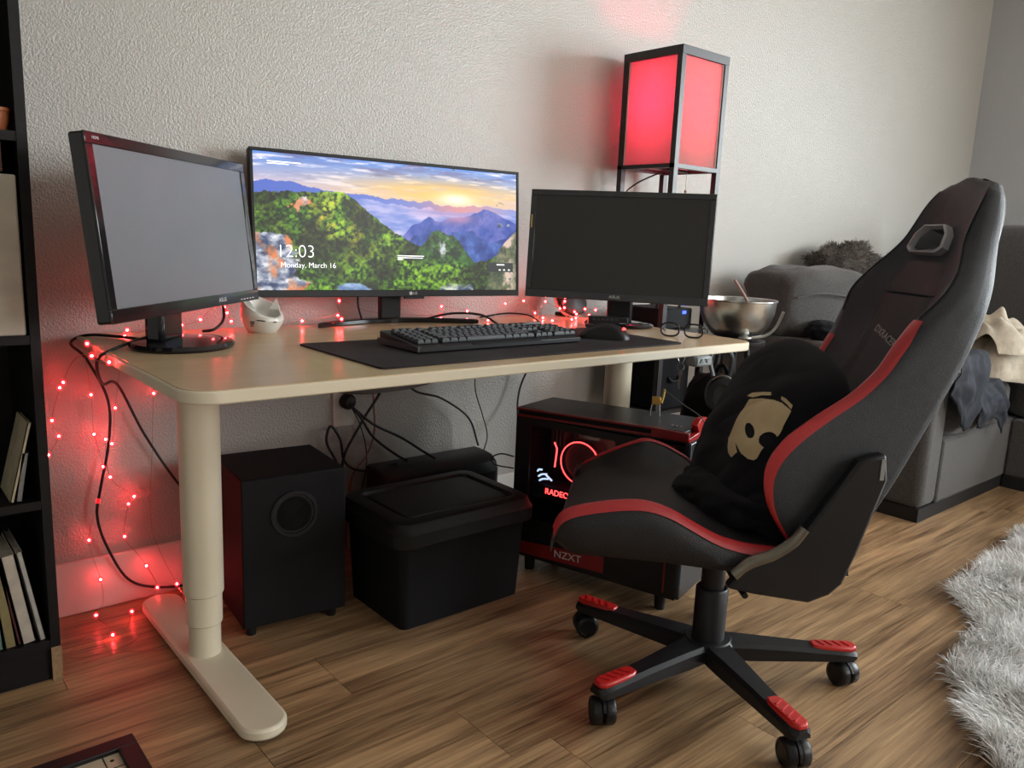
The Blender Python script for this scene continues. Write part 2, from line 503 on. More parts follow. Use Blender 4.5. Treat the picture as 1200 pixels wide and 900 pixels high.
# ------------------------------------------------------------------ monitors
def wallpaper(nu, nv):
    U, T = np.meshgrid(np.linspace(0, 1, nu), np.linspace(1, 0, nv))     # T: 0 at the top edge
    def vnoise(x, y, seed):
        xi, yi = np.floor(x).astype(int), np.floor(y).astype(int)
        fx, fy = x - xi, y - yi
        fx, fy = fx * fx * (3 - 2 * fx), fy * fy * (3 - 2 * fy)
        def h(a, b):
            n = (a * 374761393 + b * 668265263 + seed * 974634777) & 0x7fffffff
            n = ((n ^ (n >> 13)) * 1274126177) & 0x7fffffff
            return ((n ^ (n >> 16)) & 0xffff) / 65535.0
        return (h(xi, yi) * (1 - fx) + h(xi + 1, yi) * fx) * (1 - fy) + (h(xi, yi + 1) * (1 - fx) + h(xi + 1, yi + 1) * fx) * fy
    def fbm(sx, sy, seed, o=4):
        s, a, tot = 0, 1.0, 0
        for k in range(o):
            s = s + a * vnoise(U * sx * 2 ** k, T * sy * 2 ** k, seed + k); tot += a; a *= 0.55
        return s / tot
    def lerp(a, b, t):
        t = np.clip(t, 0, 1)[..., None]
        return np.asarray(a) * (1 - t) + np.asarray(b) * t
    def curve(pts):
        return np.interp(U[0], [p[0] for p in pts], [p[1] for p in pts])[None, :] + 0 * T
    C = lambda r, g, b: np.array([r, g, b]) / 255.0
    asp = 2.33
    # sky
    sky = lerp(C(105, 150, 225), C(225, 205, 215), T / 0.24)
    cl = fbm(7, 30, 11, 5)
    sky = lerp(sky, C(120, 118, 165), (cl - 0.50) * 5 * (1 - T / 0.26))
    sky = lerp(sky, C(235, 232, 250), (fbm(11, 42, 31, 5) - 0.55) * 5)
    g = np.exp(-(((U - 0.70) / 0.36) ** 2 + ((T - 0.21) / 0.10) ** 2)) * (1 - .35 * np.clip((fbm(9, 34, 33, 4) - .5) * 4, 0, 1))
    sky = lerp(sky, C(255, 205, 110), g * 1.0)
    g2 = np.exp(-(((U - 0.735) / 0.075) ** 2 + ((T - 0.25) / 0.05) ** 2))
    sky = lerp(sky, C(255, 250, 225), g2 * 1.1)
    img = sky
    # far ranges, from the farthest to the nearest
    def layer(img, ridge, col, soft=0.004):
        return lerp(img, col, (T - ridge) / soft)
    n1 = 1.6 * (fbm(24, 0.01, 3, 5) - 0.5)
    haze = lerp(C(150, 165, 225), C(255, 165, 150), np.exp(-((U - 0.73) / 0.16) ** 2))
    img = layer(img, curve([(0, .21), (.12, .20), (.2, .24), (.4, .27), (.6, .285), (.72, .30), (.86, .285), (1, .30)]) + n1 * 0.03, lerp(haze, C(95, 120, 205), 1.2 - U * 1.3))
    mist = lerp(lerp(C(120, 145, 215), C(215, 205, 240), (fbm(10, 22, 5, 4) - 0.35) * 2.2), C(240, 170, 190), 0.7 * np.exp(-(((U - 0.72) / 0.14) ** 2 + ((T - .33) / .07) ** 2)))
    img = layer(img, curve([(0, .3), (.4, .30), (.55, .33), (.7, .345), (1, .34)]) + n1 * 0.03, mist)
    b1 = lerp(C(55, 85, 175), C(140, 135, 205), (fbm(26, 12, 6, 5) - .3) * 2)
    img = layer(img, curve([(.5, .62), (.55, .48), (.62, .415), (.66, .43), (.72, .395), (.8, .37), (.85, .31), (.9, .33), (1, .42)]) + n1 * 0.025, lerp(b1, C(190, 140, 180), np.exp(-(((U - .74) / .07) ** 2 + ((T - .4) / .05) ** 2))))
    b2 = lerp(C(32, 62, 140), C(88, 122, 198), (fbm(34, 14, 7, 5) - .3) * 2.2)
    img = layer(img, curve([(.5, .7), (.56, .56), (.62, .50), (.68, .55), (.72, .51), (.8, .50), (.88, .60), (.95, .54), (1, .46)]) + n1 * 0.03, b2)
    # green forested hill
    tex = fbm(95, 44, 8, 4); big = fbm(14, 8, 21, 3)
    grn = lerp(C(18, 48, 14), C(105, 150, 30), (tex - 0.33) * 2.6)
    diag = vnoise(U * 22 + T * 9, T * 6 - U * 5, 77) * .6 + vnoise(U * 60 + T * 26, T * 14 - U * 12, 78) * .4
    lit = np.clip((diag - .42) * 3.5, 0, 1) * np.exp(-(((U - .28) / .20) ** 2 + ((T - .48) / .26) ** 2))
    grn = lerp(grn, C(232, 205, 70), lit * np.clip((tex - .25) * 2.6, 0, 1))
    grn = lerp(grn, C(150, 195, 50), np.clip((big - .5) * 4, 0, .8) * np.clip((tex - .35) * 3, 0, 1))
    grn = lerp(grn, C(15, 32, 16), (0.40 - tex) * 5)
    shade = lerp(grn * 0.45, grn * 1.12, (fbm(11, 7, 41, 4) - 0.36) * 4)
    hill = curve([(0, .285), (.1, .275), (.2, .262), (.28, .252), (.32, .27), (.36, .34), (.42, .44), (.48, .53), (.54, .60), (.58, .645), (.62, .66), (.7, .72), (.8, .78), (.9, .72), (1, .62)]) + (fbm(90, 0.01, 9, 3) - 0.5) * 0.03
    peak = curve([(.55, .80), (.58, .66), (.61, .60), (.635, .52), (.66, .50), (.69, .535), (.72, .55), (.75, .60), (.79, .71), (.83, .80), (.9, .85)]) + (fbm(70, 0.01, 19, 3) - 0.5) * 0.03
    pk = lerp(C(18, 42, 24), C(70, 120, 45), (fbm(60, 30, 23, 4) - 0.35) * 2.4)
    pk = lerp(pk, C(215, 215, 225), (fbm(40, 14, 29, 4) - 0.52) * 7 * np.exp(-(((U - .70) / .055) ** 2 + ((T - .63) / .09) ** 2)))
    pk = lerp(pk, C(90, 175, 80), 0.8 * np.exp(-(((U - .78) / .045) ** 2 + ((T - .80) / .08) ** 2)))
    img = layer(img, peak, pk)
    img = layer(img, hill, shade)
    img = np.where(((T > peak) & (U > .56) & (U < .84) & (T < .80 + 0 * U))[..., None], lerp(pk, shade, (T - .72) * 9), img)
    # rock outcrops
    rk = lerp(C(60, 75, 110), C(235, 235, 240), (fbm(36, 26, 51, 4) - 0.30) * 2.2)
    rk = lerp(rk, C(235, 140, 85), (fbm(18, 5, 57, 4) - 0.50) * 5.0 * (U < .3))
    r1 = 1.1 * np.exp(-(((U - .055) / .12) ** 2 + ((T - .82) / .30) ** 2) ** 1.3) + (fbm(14, 9, 61, 4) - .5) * 1.5
    img = lerp(img, rk, (r1 - 0.45) * 9)
    r2_ = np.exp(-(((U - .155) / .035) ** 2 + ((T - .35) / .05) ** 2)) + (fbm(50, 26, 63, 4) - .5) * 1.6
    img = lerp(img, rk, (r2_ - 0.55) * 9)
    r3 = np.exp(-(((U - .33) / .075) ** 2 + ((T - 1.0) / .07) ** 2)) + (fbm(30, 16, 65, 3) - .5) * 0.4
    img = lerp(img, lerp(rk, C(130, 170, 220), 0.6 + 0 * U), (r3 - 0.5) * 9)
    r4 = np.exp(-(((U - .74) / .10) ** 2 + ((T - .99) / .05) ** 2)) + (fbm(34, 16, 67, 3) - .5) * 0.9
    img = lerp(img, rk, (r4 - 0.55) * 8)
    # right slope with a pale cliff
    sl = curve([(.86, 1.0), (.89, .78), (.92, .66), (.96, .56), (1, .49)]) + (fbm(60, .01, 71, 3) - .5) * .03
    slc = lerp(C(60, 75, 55), C(130, 135, 95), (fbm(50, 24, 73, 4) - .3) * 2)
    slc = lerp(slc, C(225, 200, 185), (fbm(26, 10, 75, 4) - .42) * 5 * np.exp(-((U - .965) / .035) ** 2))
    img = layer(img, np.where(U > .86, sl, 2), slc)
    br = np.exp(-(((U - .62) / .09) ** 2 + ((T - .86) / .1) ** 2)) + np.exp(-(((U - .70) / .08) ** 2 + ((T - .94) / .05) ** 2))
    img = lerp(img, C(165, 205, 60), br * (tex - .25) * 1.3)
    return np.clip(img, 0, 1)

def screen_mesh(name, w, h, nu, nv):
    img = wallpaper(nu, nv)[::-1] if False else wallpaper(nu, nv)
    lin = np.where(img <= 0.04045, img / 12.92, ((img + 0.055) / 1.055) ** 2.4)
    xs, zs = np.meshgrid(np.linspace(-w / 2, w / 2, nu), np.linspace(0, h, nv))
    co = np.stack([xs.ravel(), 0 * xs.ravel(), zs.ravel()], 1)
    idx = np.arange(nu * nv).reshape(nv, nu)
    q = np.stack([idx[:-1, :-1], idx[:-1, 1:], idx[1:, 1:], idx[1:, :-1]], -1).reshape(-1, 4)
    me = bpy.data.meshes.new(name)
    me.vertices.add(len(co)); me.vertices.foreach_set('co', co.ravel())
    me.loops.add(q.size); me.loops.foreach_set('vertex_index', q.ravel().astype(np.int32))
    me.polygons.add(len(q)); me.polygons.foreach_set('loop_start', (np.arange(len(q)) * 4).astype(np.int32))
    me.update(calc_edges=True)
    at = me.color_attributes.new('picture', 'FLOAT_COLOR', 'POINT')
    c4 = np.ones((len(co), 4), np.float32); c4[:, :3] = lin.reshape(-1, 3) ** 1.12
    at.data.foreach_set('color', c4.ravel())
    m = bpy.data.materials.new('lit_screen'); m.use_nodes = True
    N, L = m.node_tree.nodes, m.node_tree.links
    b = N['Principled BSDF']; b.inputs['Base Color'].default_value = (0.01, 0.01, 0.01, 1); b.inputs['Roughness'].default_value = 0.4
    a = N.new('ShaderNodeAttribute'); a.attribute_name = 'picture'
    L.new(a.outputs['Color'], b.inputs['Emission Color']); b.inputs['Emission Strength'].default_value = 0.80
    me.materials.append(m)
    return me

def monitor(name, label, loc, yaw, tilt, w, h, z0, bez, bot, depth, front, mats):
    """origin on the desk under the panel; front = local y of the panel's front plane at its bottom edge"""
    t = thing(name, label, 'monitor', loc, yaw)
    mb_, ms_ = mats
    T = Matrix.Translation((0, front, z0)) @ Matrix.Rotation(-tilt, 4, 'X')
    sh = MB().at(T).prism(rrect(-w / 2, w / 2, 0, h, 0.006, 3), 0.0, depth, 'xz').build('housing', mb_, t, smooth=35, bevel=0.002)
    MB().at(T).prism(rrect(-w * .36, w * .36, h * .12, h * .88, 0.03, 4), depth - 0.001, depth + 0.022, 'xz').build('rear_cover', M_BLK2, t, smooth=35, bevel=0.008)
    fr = MB().at(T)
    fr.box(-w / 2, w / 2, -0.004, 0.001, h - bez, h).box(-w / 2, w / 2, -0.004, 0.001, 0, bot).box(-w / 2, -w / 2 + bez, -0.004, 0.001, bot, h - bez).box(w / 2 - bez, w / 2, -0.004, 0.001, bot, h - bez)
    fr.build('bezel', mb_, t, bevel=0.0015)
    if ms_ is not None:
        MB().at(T).box(-w / 2 + bez, w / 2 - bez, -0.0015, 0.001, bot, h - bez).build('screen', ms_, t)
    return t, T

M_BEZ = mat('piano_black_bezel', (0.010, 0.010, 0.011), 0.12, var=0.05, spec=0.6)
# wide monitor in the middle
mc, T = monitor('ultrawide_monitor', 'ultrawide monitor in the middle showing a bright mountain sunrise lock screen', (0.831, -0.104, H), -0.113, 0.076, 0.83, 0.383, 0.083, 0.009, 0.019, 0.022, 0.0, (M_BLK, None))
sw, sh = 0.83 - 0.018, 0.383 - 0.028
so = bpy.data.objects.new('screen', screen_mesh('screen', sw, sh, 700, 306)); COL.objects.link(so); so.parent = mc
so.matrix_local = T @ Matrix.Translation((0, -0.0018, 0.019))
FR = Matrix.Rotation(R(90), 4, 'X')
M_WHT = mat('screen_white_text', (0.9, 0.9, 0.9), 0.5, emit=(1, 1, 1), estr=1.0)
M_BOXD = mat('screen_dark_box', (0.02, 0.02, 0.02), 0.5, emit=(0.05, 0.06, 0.06), estr=0.6)
def on_screen(u, v):   # u from the left, v from the top of the picture
    return T @ Matrix.Translation((-sw / 2 + u * sw, -0.0024, 0.019 + (1 - v) * sh)) @ FR
text('clock_text', '12:03', 0.048, on_screen(0.130, 0.715), M_WHT, mc, 0.0002, thin=-0.0011)
text('date_text', 'Monday, March 16', 0.0205, on_screen(0.172, 0.815), M_WHT, mc, 0.0002, thin=-0.0003)
ov = MB().at(T)
def rect_uv(u0, u1, v0, v1, dy=-0.0024):
    ov.box(-sw / 2 + u0 * sw, -sw / 2 + u1 * sw, dy, dy + 0.0003, 0.019 + (1 - v1) * sh, 0.019 + (1 - v0) * sh)
for (a, b, c) in ((.045, .155, .062), (.045, .115, .077), (.495, .60, .722), (.495, .595, .738), (.495, .515, .752), (.022, .028, .048)):
    ov = MB().at(T); rect_uv(a, b, c, c + 0.006); ov.build('caption_line', M_WHT, mc)
ov = MB().at(T); rect_uv(.865, .985, .765, .845); ov.build('widget_box', M_BOXD, mc)
ov = MB().at(T); rect_uv(.91, .945, .778, .787, -0.0028); [rect_uv(x, x + .008, .822, .832, -0.0028) for x in (.92, .94, .962)]; ov.build('widget_marks', M_WHT, mc)
ov = MB().at(T); rect_uv(.966, .978, .895, .915, -0.0022); ov.build('power_icon', M_LGREY, mc)
text('logo', 'LG', 0.011, T @ Matrix.Translation((0.05, -0.0045, 0.0095)) @ FR, M_LGREY, mc, 0.0002)
MB().at(T @ Matrix.Translation((0.036, -0.0043, 0.0095)) @ FR).lathe([(0.0052, 0), (0.0052, 0.0003)], 16).build('logo_disc', M_LGREY, mc)
MB().at(T).box(0.015, 0.08, -0.0045, 0.004, -0.0065, 0.001).build('control_nub', M_BLK, mc, bevel=0.002)
st = MB()
arc = []
for k in range(21):
    a = -1 + k / 10
    arc.append((0.255 * a, 0.055 - 0.085 * abs(a) ** 1.7))
inner = [(x * 0.9, y_ + 0.042 - 0.012 * abs(x / .25)) for x, y_ in reversed(arc)]
MB().prism(arc + inner, 0.0, 0.015).build('stand_base', M_GLOSS, mc, smooth=30, bevel=0.003)
MB().box(-0.038, 0.03, 0.045, 0.068, 0.012, 0.15).build('stand_neck', M_BLK, mc, bevel=0.006)

# left monitor
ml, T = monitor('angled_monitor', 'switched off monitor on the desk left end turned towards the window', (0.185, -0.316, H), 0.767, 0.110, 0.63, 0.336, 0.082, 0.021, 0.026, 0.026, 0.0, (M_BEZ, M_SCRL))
text('logo', 'ASUS', 0.013, T @ Matrix.Translation((0.115, -0.0045, 0.013)) @ FR, M_LGREY, ml, 0.0002, sx=1.25)
text('hdmi_mark', 'HDMI', 0.008, T @ Matrix.Translation((-0.285, -0.0045, 0.326)) @ FR, M_LGREY, ml, 0.0002)
for k in range(5):
    MB().at(T).box(0.21 + k * 0.016, 0.218 + k * 0.016, -0.0046, -0.003, 0.006, 0.008).build('button_mark', M_LGREY, ml)
MB().lathe([(0.0, 0), (0.118, 0), (0.122, 0.006), (0.116, 0.013), (0.05, 0.019), (0.0, 0.02)], 48, sx=1.0, sy=0.86, c=(0.0, 0.035, 0)).build('stand_base', M_GLOSS, ml, smooth=40)
MB().box(-0.065, 0.025, 0.045, 0.088, 0.012, 0.16).build('stand_neck', M_GLOSS, ml, bevel=0.01)

# right monitor
mr_, T = monitor('black_monitor', 'switched off black monitor on the desk right end in front of the lamp', (1.427, -0.394, H), -0.937, 0.097, 0.565, 0.334, 0.084, 0.018, 0.024, 0.024, 0.0, (M_BEZ, M_SCR))
text('logo', 'ASUS', 0.012, T @ Matrix.Translation((0.0, -0.0045, 0.012)) @ FR, M_LGREY, mr_, 0.0002, sx=1.25)
MB().lathe([(0.0, 0), (0.108, 0), (0.112, 0.006), (0.105, 0.012), (0.05, 0.017), (0.0, 0.018)], 48, sx=1.0, sy=0.88, c=(0.01, 0.085, 0)).build('stand_base', M_GLOSS, mr_, smooth=40)
MB().box(-0.03, 0.05, 0.07, 0.105, 0.014, 0.16).build('stand_neck', M_BLK, mr_, bevel=0.008)
MB().at(T).box(-0.278, -0.274, -0.005, -0.003, 0.215, 0.255).build('sticker', mat('gold_sticker', (0.5, 0.36, 0.08), 0.3, 0.8), mr_)

# ------------------------------------------------------------------ the racing chair
CH_A = 36
chair = thing('gaming_chair', 'black and red racing style swivel chair with a hoodie on it', 'chair', (1.035, -1.105, 0), R(180 - CH_A))
# chair frame: +x forward, +y towards the camera side, z up
def BP(v, s, d):
    return (-0.19 - 0.358 * v + 0.934 * d, s, 0.42 + 0.934 * v + 0.358 * d)
tv =  [-0.11, -0.05, 0.00, 0.05, 0.09, 0.14, 0.20, 0.26, 0.32, 0.37, 0.43, 0.50, 0.55, 0.58, 0.62, 0.66, 0.70, 0.735, 0.757, 0.768]
tW =  [0.235, 0.245, 0.250, 0.250, 0.250, 0.248, 0.240, 0.230, 0.222, 0.213, 0.200, 0.190, 0.165, 0.142, 0.114, 0.106, 0.102, 0.092, 0.072, 0.035]
tD =  [0.050, 0.120, 0.200, 0.236, 0.244, 0.230, 0.190, 0.143, 0.113, 0.102, 0.082, 0.046, 0.028, 0.020, 0.016, 0.014, 0.012, 0.006, -0.004, -0.018]
tO =  [0.245, 0.252, 0.256, 0.257, 0.257, 0.257, 0.254, 0.250, 0.246, 0.241, 0.234, 0.220, 0.194, 0.172, 0.146, 0.128, 0.120, 0.104, 0.080, 0.038]
tB =  [0.010, 0.018, 0.020, 0.016, 0.010, 0.004, -0.002, -0.008, -0.014, -0.020, -0.024, -0.028, -0.034, -0.038, -0.040, -0.038, -0.032, -0.026, -0.024, -0.022]
VS = sorted(set(list(np.round(np.linspace(-0.045, 0.768, 58), 4)) + [0.757, 0.735]))
def tab(v, t):      # table lookup, rounded off between the entries
    if v > 0.72: return float(np.interp(v, tv, t))
    return float(np.mean(np.interp(v + np.linspace(-.018, .018, 7), tv, t)))
def far_k(v):      # the far wing is squashed by the bundled hoodie
    return float(np.interp(v, [-.11, .12, .24, .3, .4, .45, .5, .6], [.66, .66, .35, .15, .15, .3, .65, 1]))
def back_ring(v):
    W, D, O, B = (tab(v, t) for t in (tW, tD, tO, tB))
    c = 0.030 * math.exp(-((v - 0.12) / 0.12) ** 2)
    taper = min(1, max(0.0, (0.775 - v) / 0.04)) * min(1, max(0, (v + .06) / .14))
    half = [(0.0, c), (0.30 * W, c), (0.52 * W, c + 0.12 * (D - c)), (0.72 * W, c + 0.42 * (D - c)), (0.88 * W, c + 0.80 * (D - c)), (0.955 * W, c + 0.965 * (D - c)), (W, D),
            (W + 0.55 * (O - W), D - 0.10 * (D - B)), (W + 0.85 * (O - W), D - 0.30 * (D - B)), (O, D - 0.62 * (D - B)), (O, B + 0.012), (O - 0.001, B + 0.002), (O - 0.006 * taper, B - 0.003), (O - 0.03 * taper, B - 0.010 * taper - .001), (0.7 * O, B - 0.026 * taper - 0.002), (0.4 * O, B - 0.035 * taper - 0.003), (0.0, B - 0.038 * taper - 0.004)]
    q = far_k(v)
    ks = float(np.interp(v, [0, .5, .57, .62, .77], [1, 1, .95, .85, .80]))
    full = half + [(-s * ks, d * q if d > 0.0 else d) for s, d in reversed(half[1:-1])]
    return [BP(v, s, d) for s, d in full]
rows = [back_ring(v) for v in VS]
backrest = MB().grid(rows, closed=True, cap=True).build('backrest', M_CARB, chair, smooth=50)
# slot cut through the head end
hexa = [(-0.055, -0.018), (-0.040, -0.028), (0.040, -0.028), (0.055, -0.018), (0.050, 0.008), (0.032, 0.025), (-0.032, 0.025), (-0.050, 0.008)]
HV, HS = 0.628, -0.010
def hex_at(k, d):
    return [BP(HV + b * k, HS + a * k, d) for a, b in hexa]
cut = MB().grid([hex_at(1, -0.2), hex_at(1, 0.2)], closed=True, cap=True)
cme = cut.mesh('slot', M_DARK)
co = bpy.data.objects.new('slot_cutter', cme); COL.objects.link(co); co.parent = chair
md = backrest.modifiers.new('slot', 'BOOLEAN'); md.operation = 'DIFFERENCE'; md.object = co; md.solver = 'EXACT'
bpy.context.view_layer.update()
dg = bpy.context.evaluated_depsgraph_get()
nm = bpy.data.meshes.new_from_object(backrest.evaluated_get(dg))
backrest.modifiers.clear(); backrest.data = nm
bpy.data.objects.remove(co)
M_SLOT = mat('slot_frame_grey', (0.30, 0.30, 0.32), 0.35)
ring = [hex_at(1.0, -0.09), hex_at(1.0, 0.012), hex_at(1.05, 0.018), hex_at(1.18, 0.016), hex_at(1.2, 0.008), hex_at(1.2, -0.02)]
MB().grid(ring, closed=True).build('slot_frame', M_SLOT, chair, smooth=40)
MB().add([BP(HV - .024, HS - .036, 0.004), BP(HV - .024, HS + .036, 0.004), BP(HV + .006, HS + .022, -0.055), BP(HV + .006, HS - .022, -0.055), BP(HV - .028, HS - .036, -0.004), BP(HV - .028, HS + .036, -0.004), BP(HV - .004, HS + .022, -0.060), BP(HV - .004, HS - .022, -0.060)],
         [(0, 1, 2, 3), (7, 6, 5, 4), (0, 4, 5, 1), (1, 5, 6, 2), (2, 6, 7, 3), (3, 7, 4, 0)]).build('slot_ledge', mat('slot_ledge_grey', (0.34, 0.31, 0.31), 0.5), chair)
# centre pad of the backrest
def front_d(v, s):
    W, D = tab(v, tW), tab(v, tD)
    c = 0.030 * math.exp(-((v - 0.12) / 0.12) ** 2)
    x = min(1, abs(s) / W)
    return float(np.interp(x, [0, .30, .52, .72, .88, .955, 1], [c, c, c + .12 * (D - c), c + .42 * (D - c), c + .8 * (D - c), c + .965 * (D - c), D]))
pr_ = []
for v in np.linspace(0.0, 0.50, 26):
    w = 0.46 * tab(v, tW)
    pr_.append([BP(v, s, front_d(v, s) + 0.007 * (1 - abs(s / w) ** 6)) for s in np.linspace(-w, w, 13)])
MB().grid(pr_).build('centre_pad', M_LEA, chair, smooth=60)
pr_ = []
for v in np.linspace(0.506, 0.578, 6):
    w = 0.5 * tab(v, tW)
    pr_.append([BP(v, s, front_d(v, s) + 0.006 * (1 - abs(s / w) ** 6)) for s in np.linspace(-w, w, 13)])
MB().grid(pr_).build('upper_pad', M_LEA, chair, smooth=60)
# red stripes along the wing crests
for sg in (1, -1):
    rr = []
    for v in np.linspace(-0.047, 0.435 if sg > 0 else 0.38, 44):
        W, D, O, B = (tab(v, t) for t in (tW, tD, tO, tB))
        c = front_d(v, 0)
        k = min(1, (0.437 - v) / 0.05)
        wk = min(1, max(0, (v + .02) / .16))
        q = 1 if sg > 0 else far_k(v)
        rr.append([BP(v, sg * s, d * q + (0 if sg > 0 else .001)) for s, d in ((W - .008 - .010 * wk, D - .003 - .006 * wk), (W - .005 - .004 * wk, D + .001), (W, D + .0035 * k), (W + .40 * (O - W) + .0015, D - (.03 + .03 * wk) * (D - B) * k + .002), (W + .55 * (O - W) + .001, D - (.05 + .05 * wk) * (D - B) * k))])
    MB().grid(rr).build('red_stripe', M_REDL, chair, smooth=70)
# seam on the upper side
for sg in (1, -1):
    MB().tube([BP(v, sg * (tab(v, tW) + 0.001) * (1 if sg > 0 else float(np.interp(v, [0, .5, .57, .62, .77], [1, 1, .95, .85, .80]))), (tab(v, tD) if sg > 0 else tab(v, tD) * far_k(v)) + 0.0008) for v in np.linspace(0.44, 0.74, 14)], 0.0013, 5, 2).build('seam', M_LEA, chair, smooth=60)
def on_back(v, s, rot=0):
    o = Vector(BP(v, s, front_d(v, s) + 0.009)); xx = Vector(BP(v, s + 0.01, front_d(v, s) + 0.009)) - o; yy = Vector(BP(v + 0.01, s, front_d(v, s) + 0.009)) - o
    return basis(o, xx, yy) @ Matrix.Rotation(R(rot), 4, 'Z')
text('logo', 'DXRACER', 0.023, on_back(0.405, 0.0, -16), mat('grey_embroidery', (0.30, 0.28, 0.26), 0.7), chair, 0.0006)

# seat
sf = [0.405, 0.396, 0.384, 0.360, 0.337, 0.250, 0.209, 0.158, 0.106, 0.054, 0.0, -0.08, -0.17]
sz = [0.430, 0.462, 0.480, 0.489, 0.494, 0.504, 0.499, 0.475, 0.442, 0.422, 0.414, 0.408, 0.40]
cf = [0.405, 0.396, 0.375, 0.340, 0.28, 0.2, 0.1, 0.0, -0.17]
cz = [0.412, 0.436, 0.452, 0.459, 0.459, 0.452, 0.438, 0.420, 0.402]
FS = [0.405, 0.401, 0.396, 0.39, 0.382, 0.37, 0.355, 0.337] + list(np.linspace(0.32, -0.17, 48))
def crest_z(f_):
    h = min(.035, max(0, (.40 - f_)) * .6)
    return float(np.mean(np.interp(-(f_ + np.linspace(-h, h, 9)), [-a for a in sf], sz)))
def seat_ring(f_):
    zc, zb_ = float(np.interp(-f_, [-a for a in cf], cz)), crest_z(f_)
    bot = float(np.interp(f_, [-0.17, 0.0, 0.08, 0.18, 0.30, 0.37, 0.405], [0.355, 0.357, 0.362, 0.376, 0.387, 0.392, 0.412]))
    wo = 0.256 - 0.02 * max(0, (f_ - 0.33) / 0.075) ** 2
    zfar = max(0, min(1, (f_ - .24) / .13)) * .038
    half = [(0, zc), (0.13, zc), (0.17, zc + .25 * (zb_ - zc)), (0.205, zc + .75 * (zb_ - zc)), (0.225, zb_ - 0.002), (0.238, zb_), (0.249, zb_ - 0.012), (wo, zb_ - .035), (wo + .002, (zb_ + bot) / 2 - .01), (wo - .012, bot + 0.008), (wo - .03, bot), (0, bot)]
    full = half + [(-s, z - (zfar * min(1, max(0, (s - .1) / .12)) if z > bot + .03 else 0)) for s, z in reversed(half[1:-1])]
    k = 1 - 0.03 * max(0, (f_ - 0.36) / 0.045)
    return [(f_ - 0.25 * (0.24 - s * k) * min(1, max(0, (f_ + .17) / .3)), s * k, z) for s, z in full]
MB().grid([seat_ring(f_) for f_ in FS], closed=True, cap=True).build('seat', M_LEA, chair, smooth=50)
for sg in (1, -1):
    rr = []
    for f_ in FS[1:]:
        if f_ < -0.06: break
        zb_ = crest_z(f_); zc = float(np.interp(-f_, [-a for a in cf], cz))
        if sg < 0: zb_ -= max(0, min(1, (f_ - .24) / .13)) * .038
        f_ = f_ - (0.12 * min(1, max(0, (f_ + .17) / .3)) if sg < 0 else 0)
        rr.append([(f_, sg * 0.225, zb_ - .002 + .001), (f_, sg * .230, zb_ + .0025), (f_, sg * .239, zb_ + .003), (f_, sg * .2485, zb_ - .008), (f_, sg * .2520, zb_ - .013)])
    MB().grid(rr).build('red_stripe', M_REDL, chair, smooth=70)
# side covers of the recliner
brk = [(-0.150, 0.600), (-0.199, 0.616), (-0.208, 0.565), (-0.166, 0.420), (-0.145, 0.360), (-0.122, 0.338), (-0.083, 0.322), (0.02, 0.338), (0.075, 0.350), (0.047, 0.388), (-0.004, 0.406), (-0.050, 0.440)]
for sg in (1, -1):
    y0_, y1_ = (0.256, 0.284) if sg > 0 else (-0.284, -0.256)
    bk = brk if sg > 0 else [(max(a, -0.09), min(b, 0.46)) for a, b in brk if a > -0.14]
    c_ = MB().prism(bk[::-1], y0_, y1_, 'xz').build('hinge_cover', M_BLK, chair, bevel=0.006)
    if sg > 0: MB().box(-0.198, -0.190, sg * 0.2845 - 0.001, sg * 0.2845 + 0.001, 0.566, 0.606).build('cover_slot', M_GREY, c_)
    MB().tube([(0.062, sg * 0.272, 0.372), (0.03, sg * 0.272, 0.397), (-0.01, sg * 0.272, 0.412), (-0.045, sg * 0.272, 0.436), (-0.066, sg * 0.272, 0.466)], 0.013, 8, 5).build('hinge_arm', M_IRON, chair, smooth=60)
# under the seat
MB().box(-0.14, 0.16, -0.10, 0.10, 0.325, 0.362).build('tilt_mechanism', M_BLK2, chair, bevel=0.01)
MB().tube([(0.02, 0.08, 0.335), (0.03, 0.2, 0.330), (0.03, 0.26, 0.325)], 0.006, 8, 4).build('height_lever', M_BLK, chair, smooth=60)
gl = MB().lathe([(0.036, 0.085), (0.036, 0.222), (0.033, 0.226), (0.030, 0.226), (0.030, 0.2)], 32).build('gas_lift_cover', M_BLK, chair, smooth=40)
MB().lathe([(0.026, 0.2), (0.026, 0.335)], 24).build('gas_lift', M_BLK, chair, smooth=40)
# five star base: angles measured in the room
M_CAST = mat('caster_black', (0.010, 0.010, 0.011), 0.35, spec=.35)
MB().lathe([(0.0, 0.066), (0.052, 0.066), (0.058, 0.075), (0.058, 0.098), (0.050, 0.106), (0.0, 0.107)], 30).build('base_hub', M_BLK, chair, smooth=40)
def caster_mesh():
    m = MB()
    for sg in (1, -1):
        T_ = Matrix.Translation((0, sg * 0.0145, 0.029)) @ Matrix.Rotation(R(-90 * sg), 4, 'X')
        m.at(T_).lathe([(0.0, -0.011), (0.026, -0.011), (0.029, -0.008), (0.029, 0.006), (0.026, 0.010), (0.020, 0.0115), (0.019, 0.010), (0.0, 0.0105)], 28)
    return m
cast_me = caster_mesh().mesh('caster', M_CAST, 40)
hood_me = MB().prism([(0.031 * math.cos(R(a)), 0.029 + 0.031 * math.sin(R(a))) for a in range(20, 200, 15)] + [(-0.02, 0.03)], -0.0035, 0.0035, 'xz').mesh('caster_hood', M_BLK)
stem_me = MB().lathe([(0.007, 0.05), (0.007, 0.072)], 12).mesh('caster_stem', M_IRON, 40)
cast_dirs = [200, 150, 235, 60, 255]
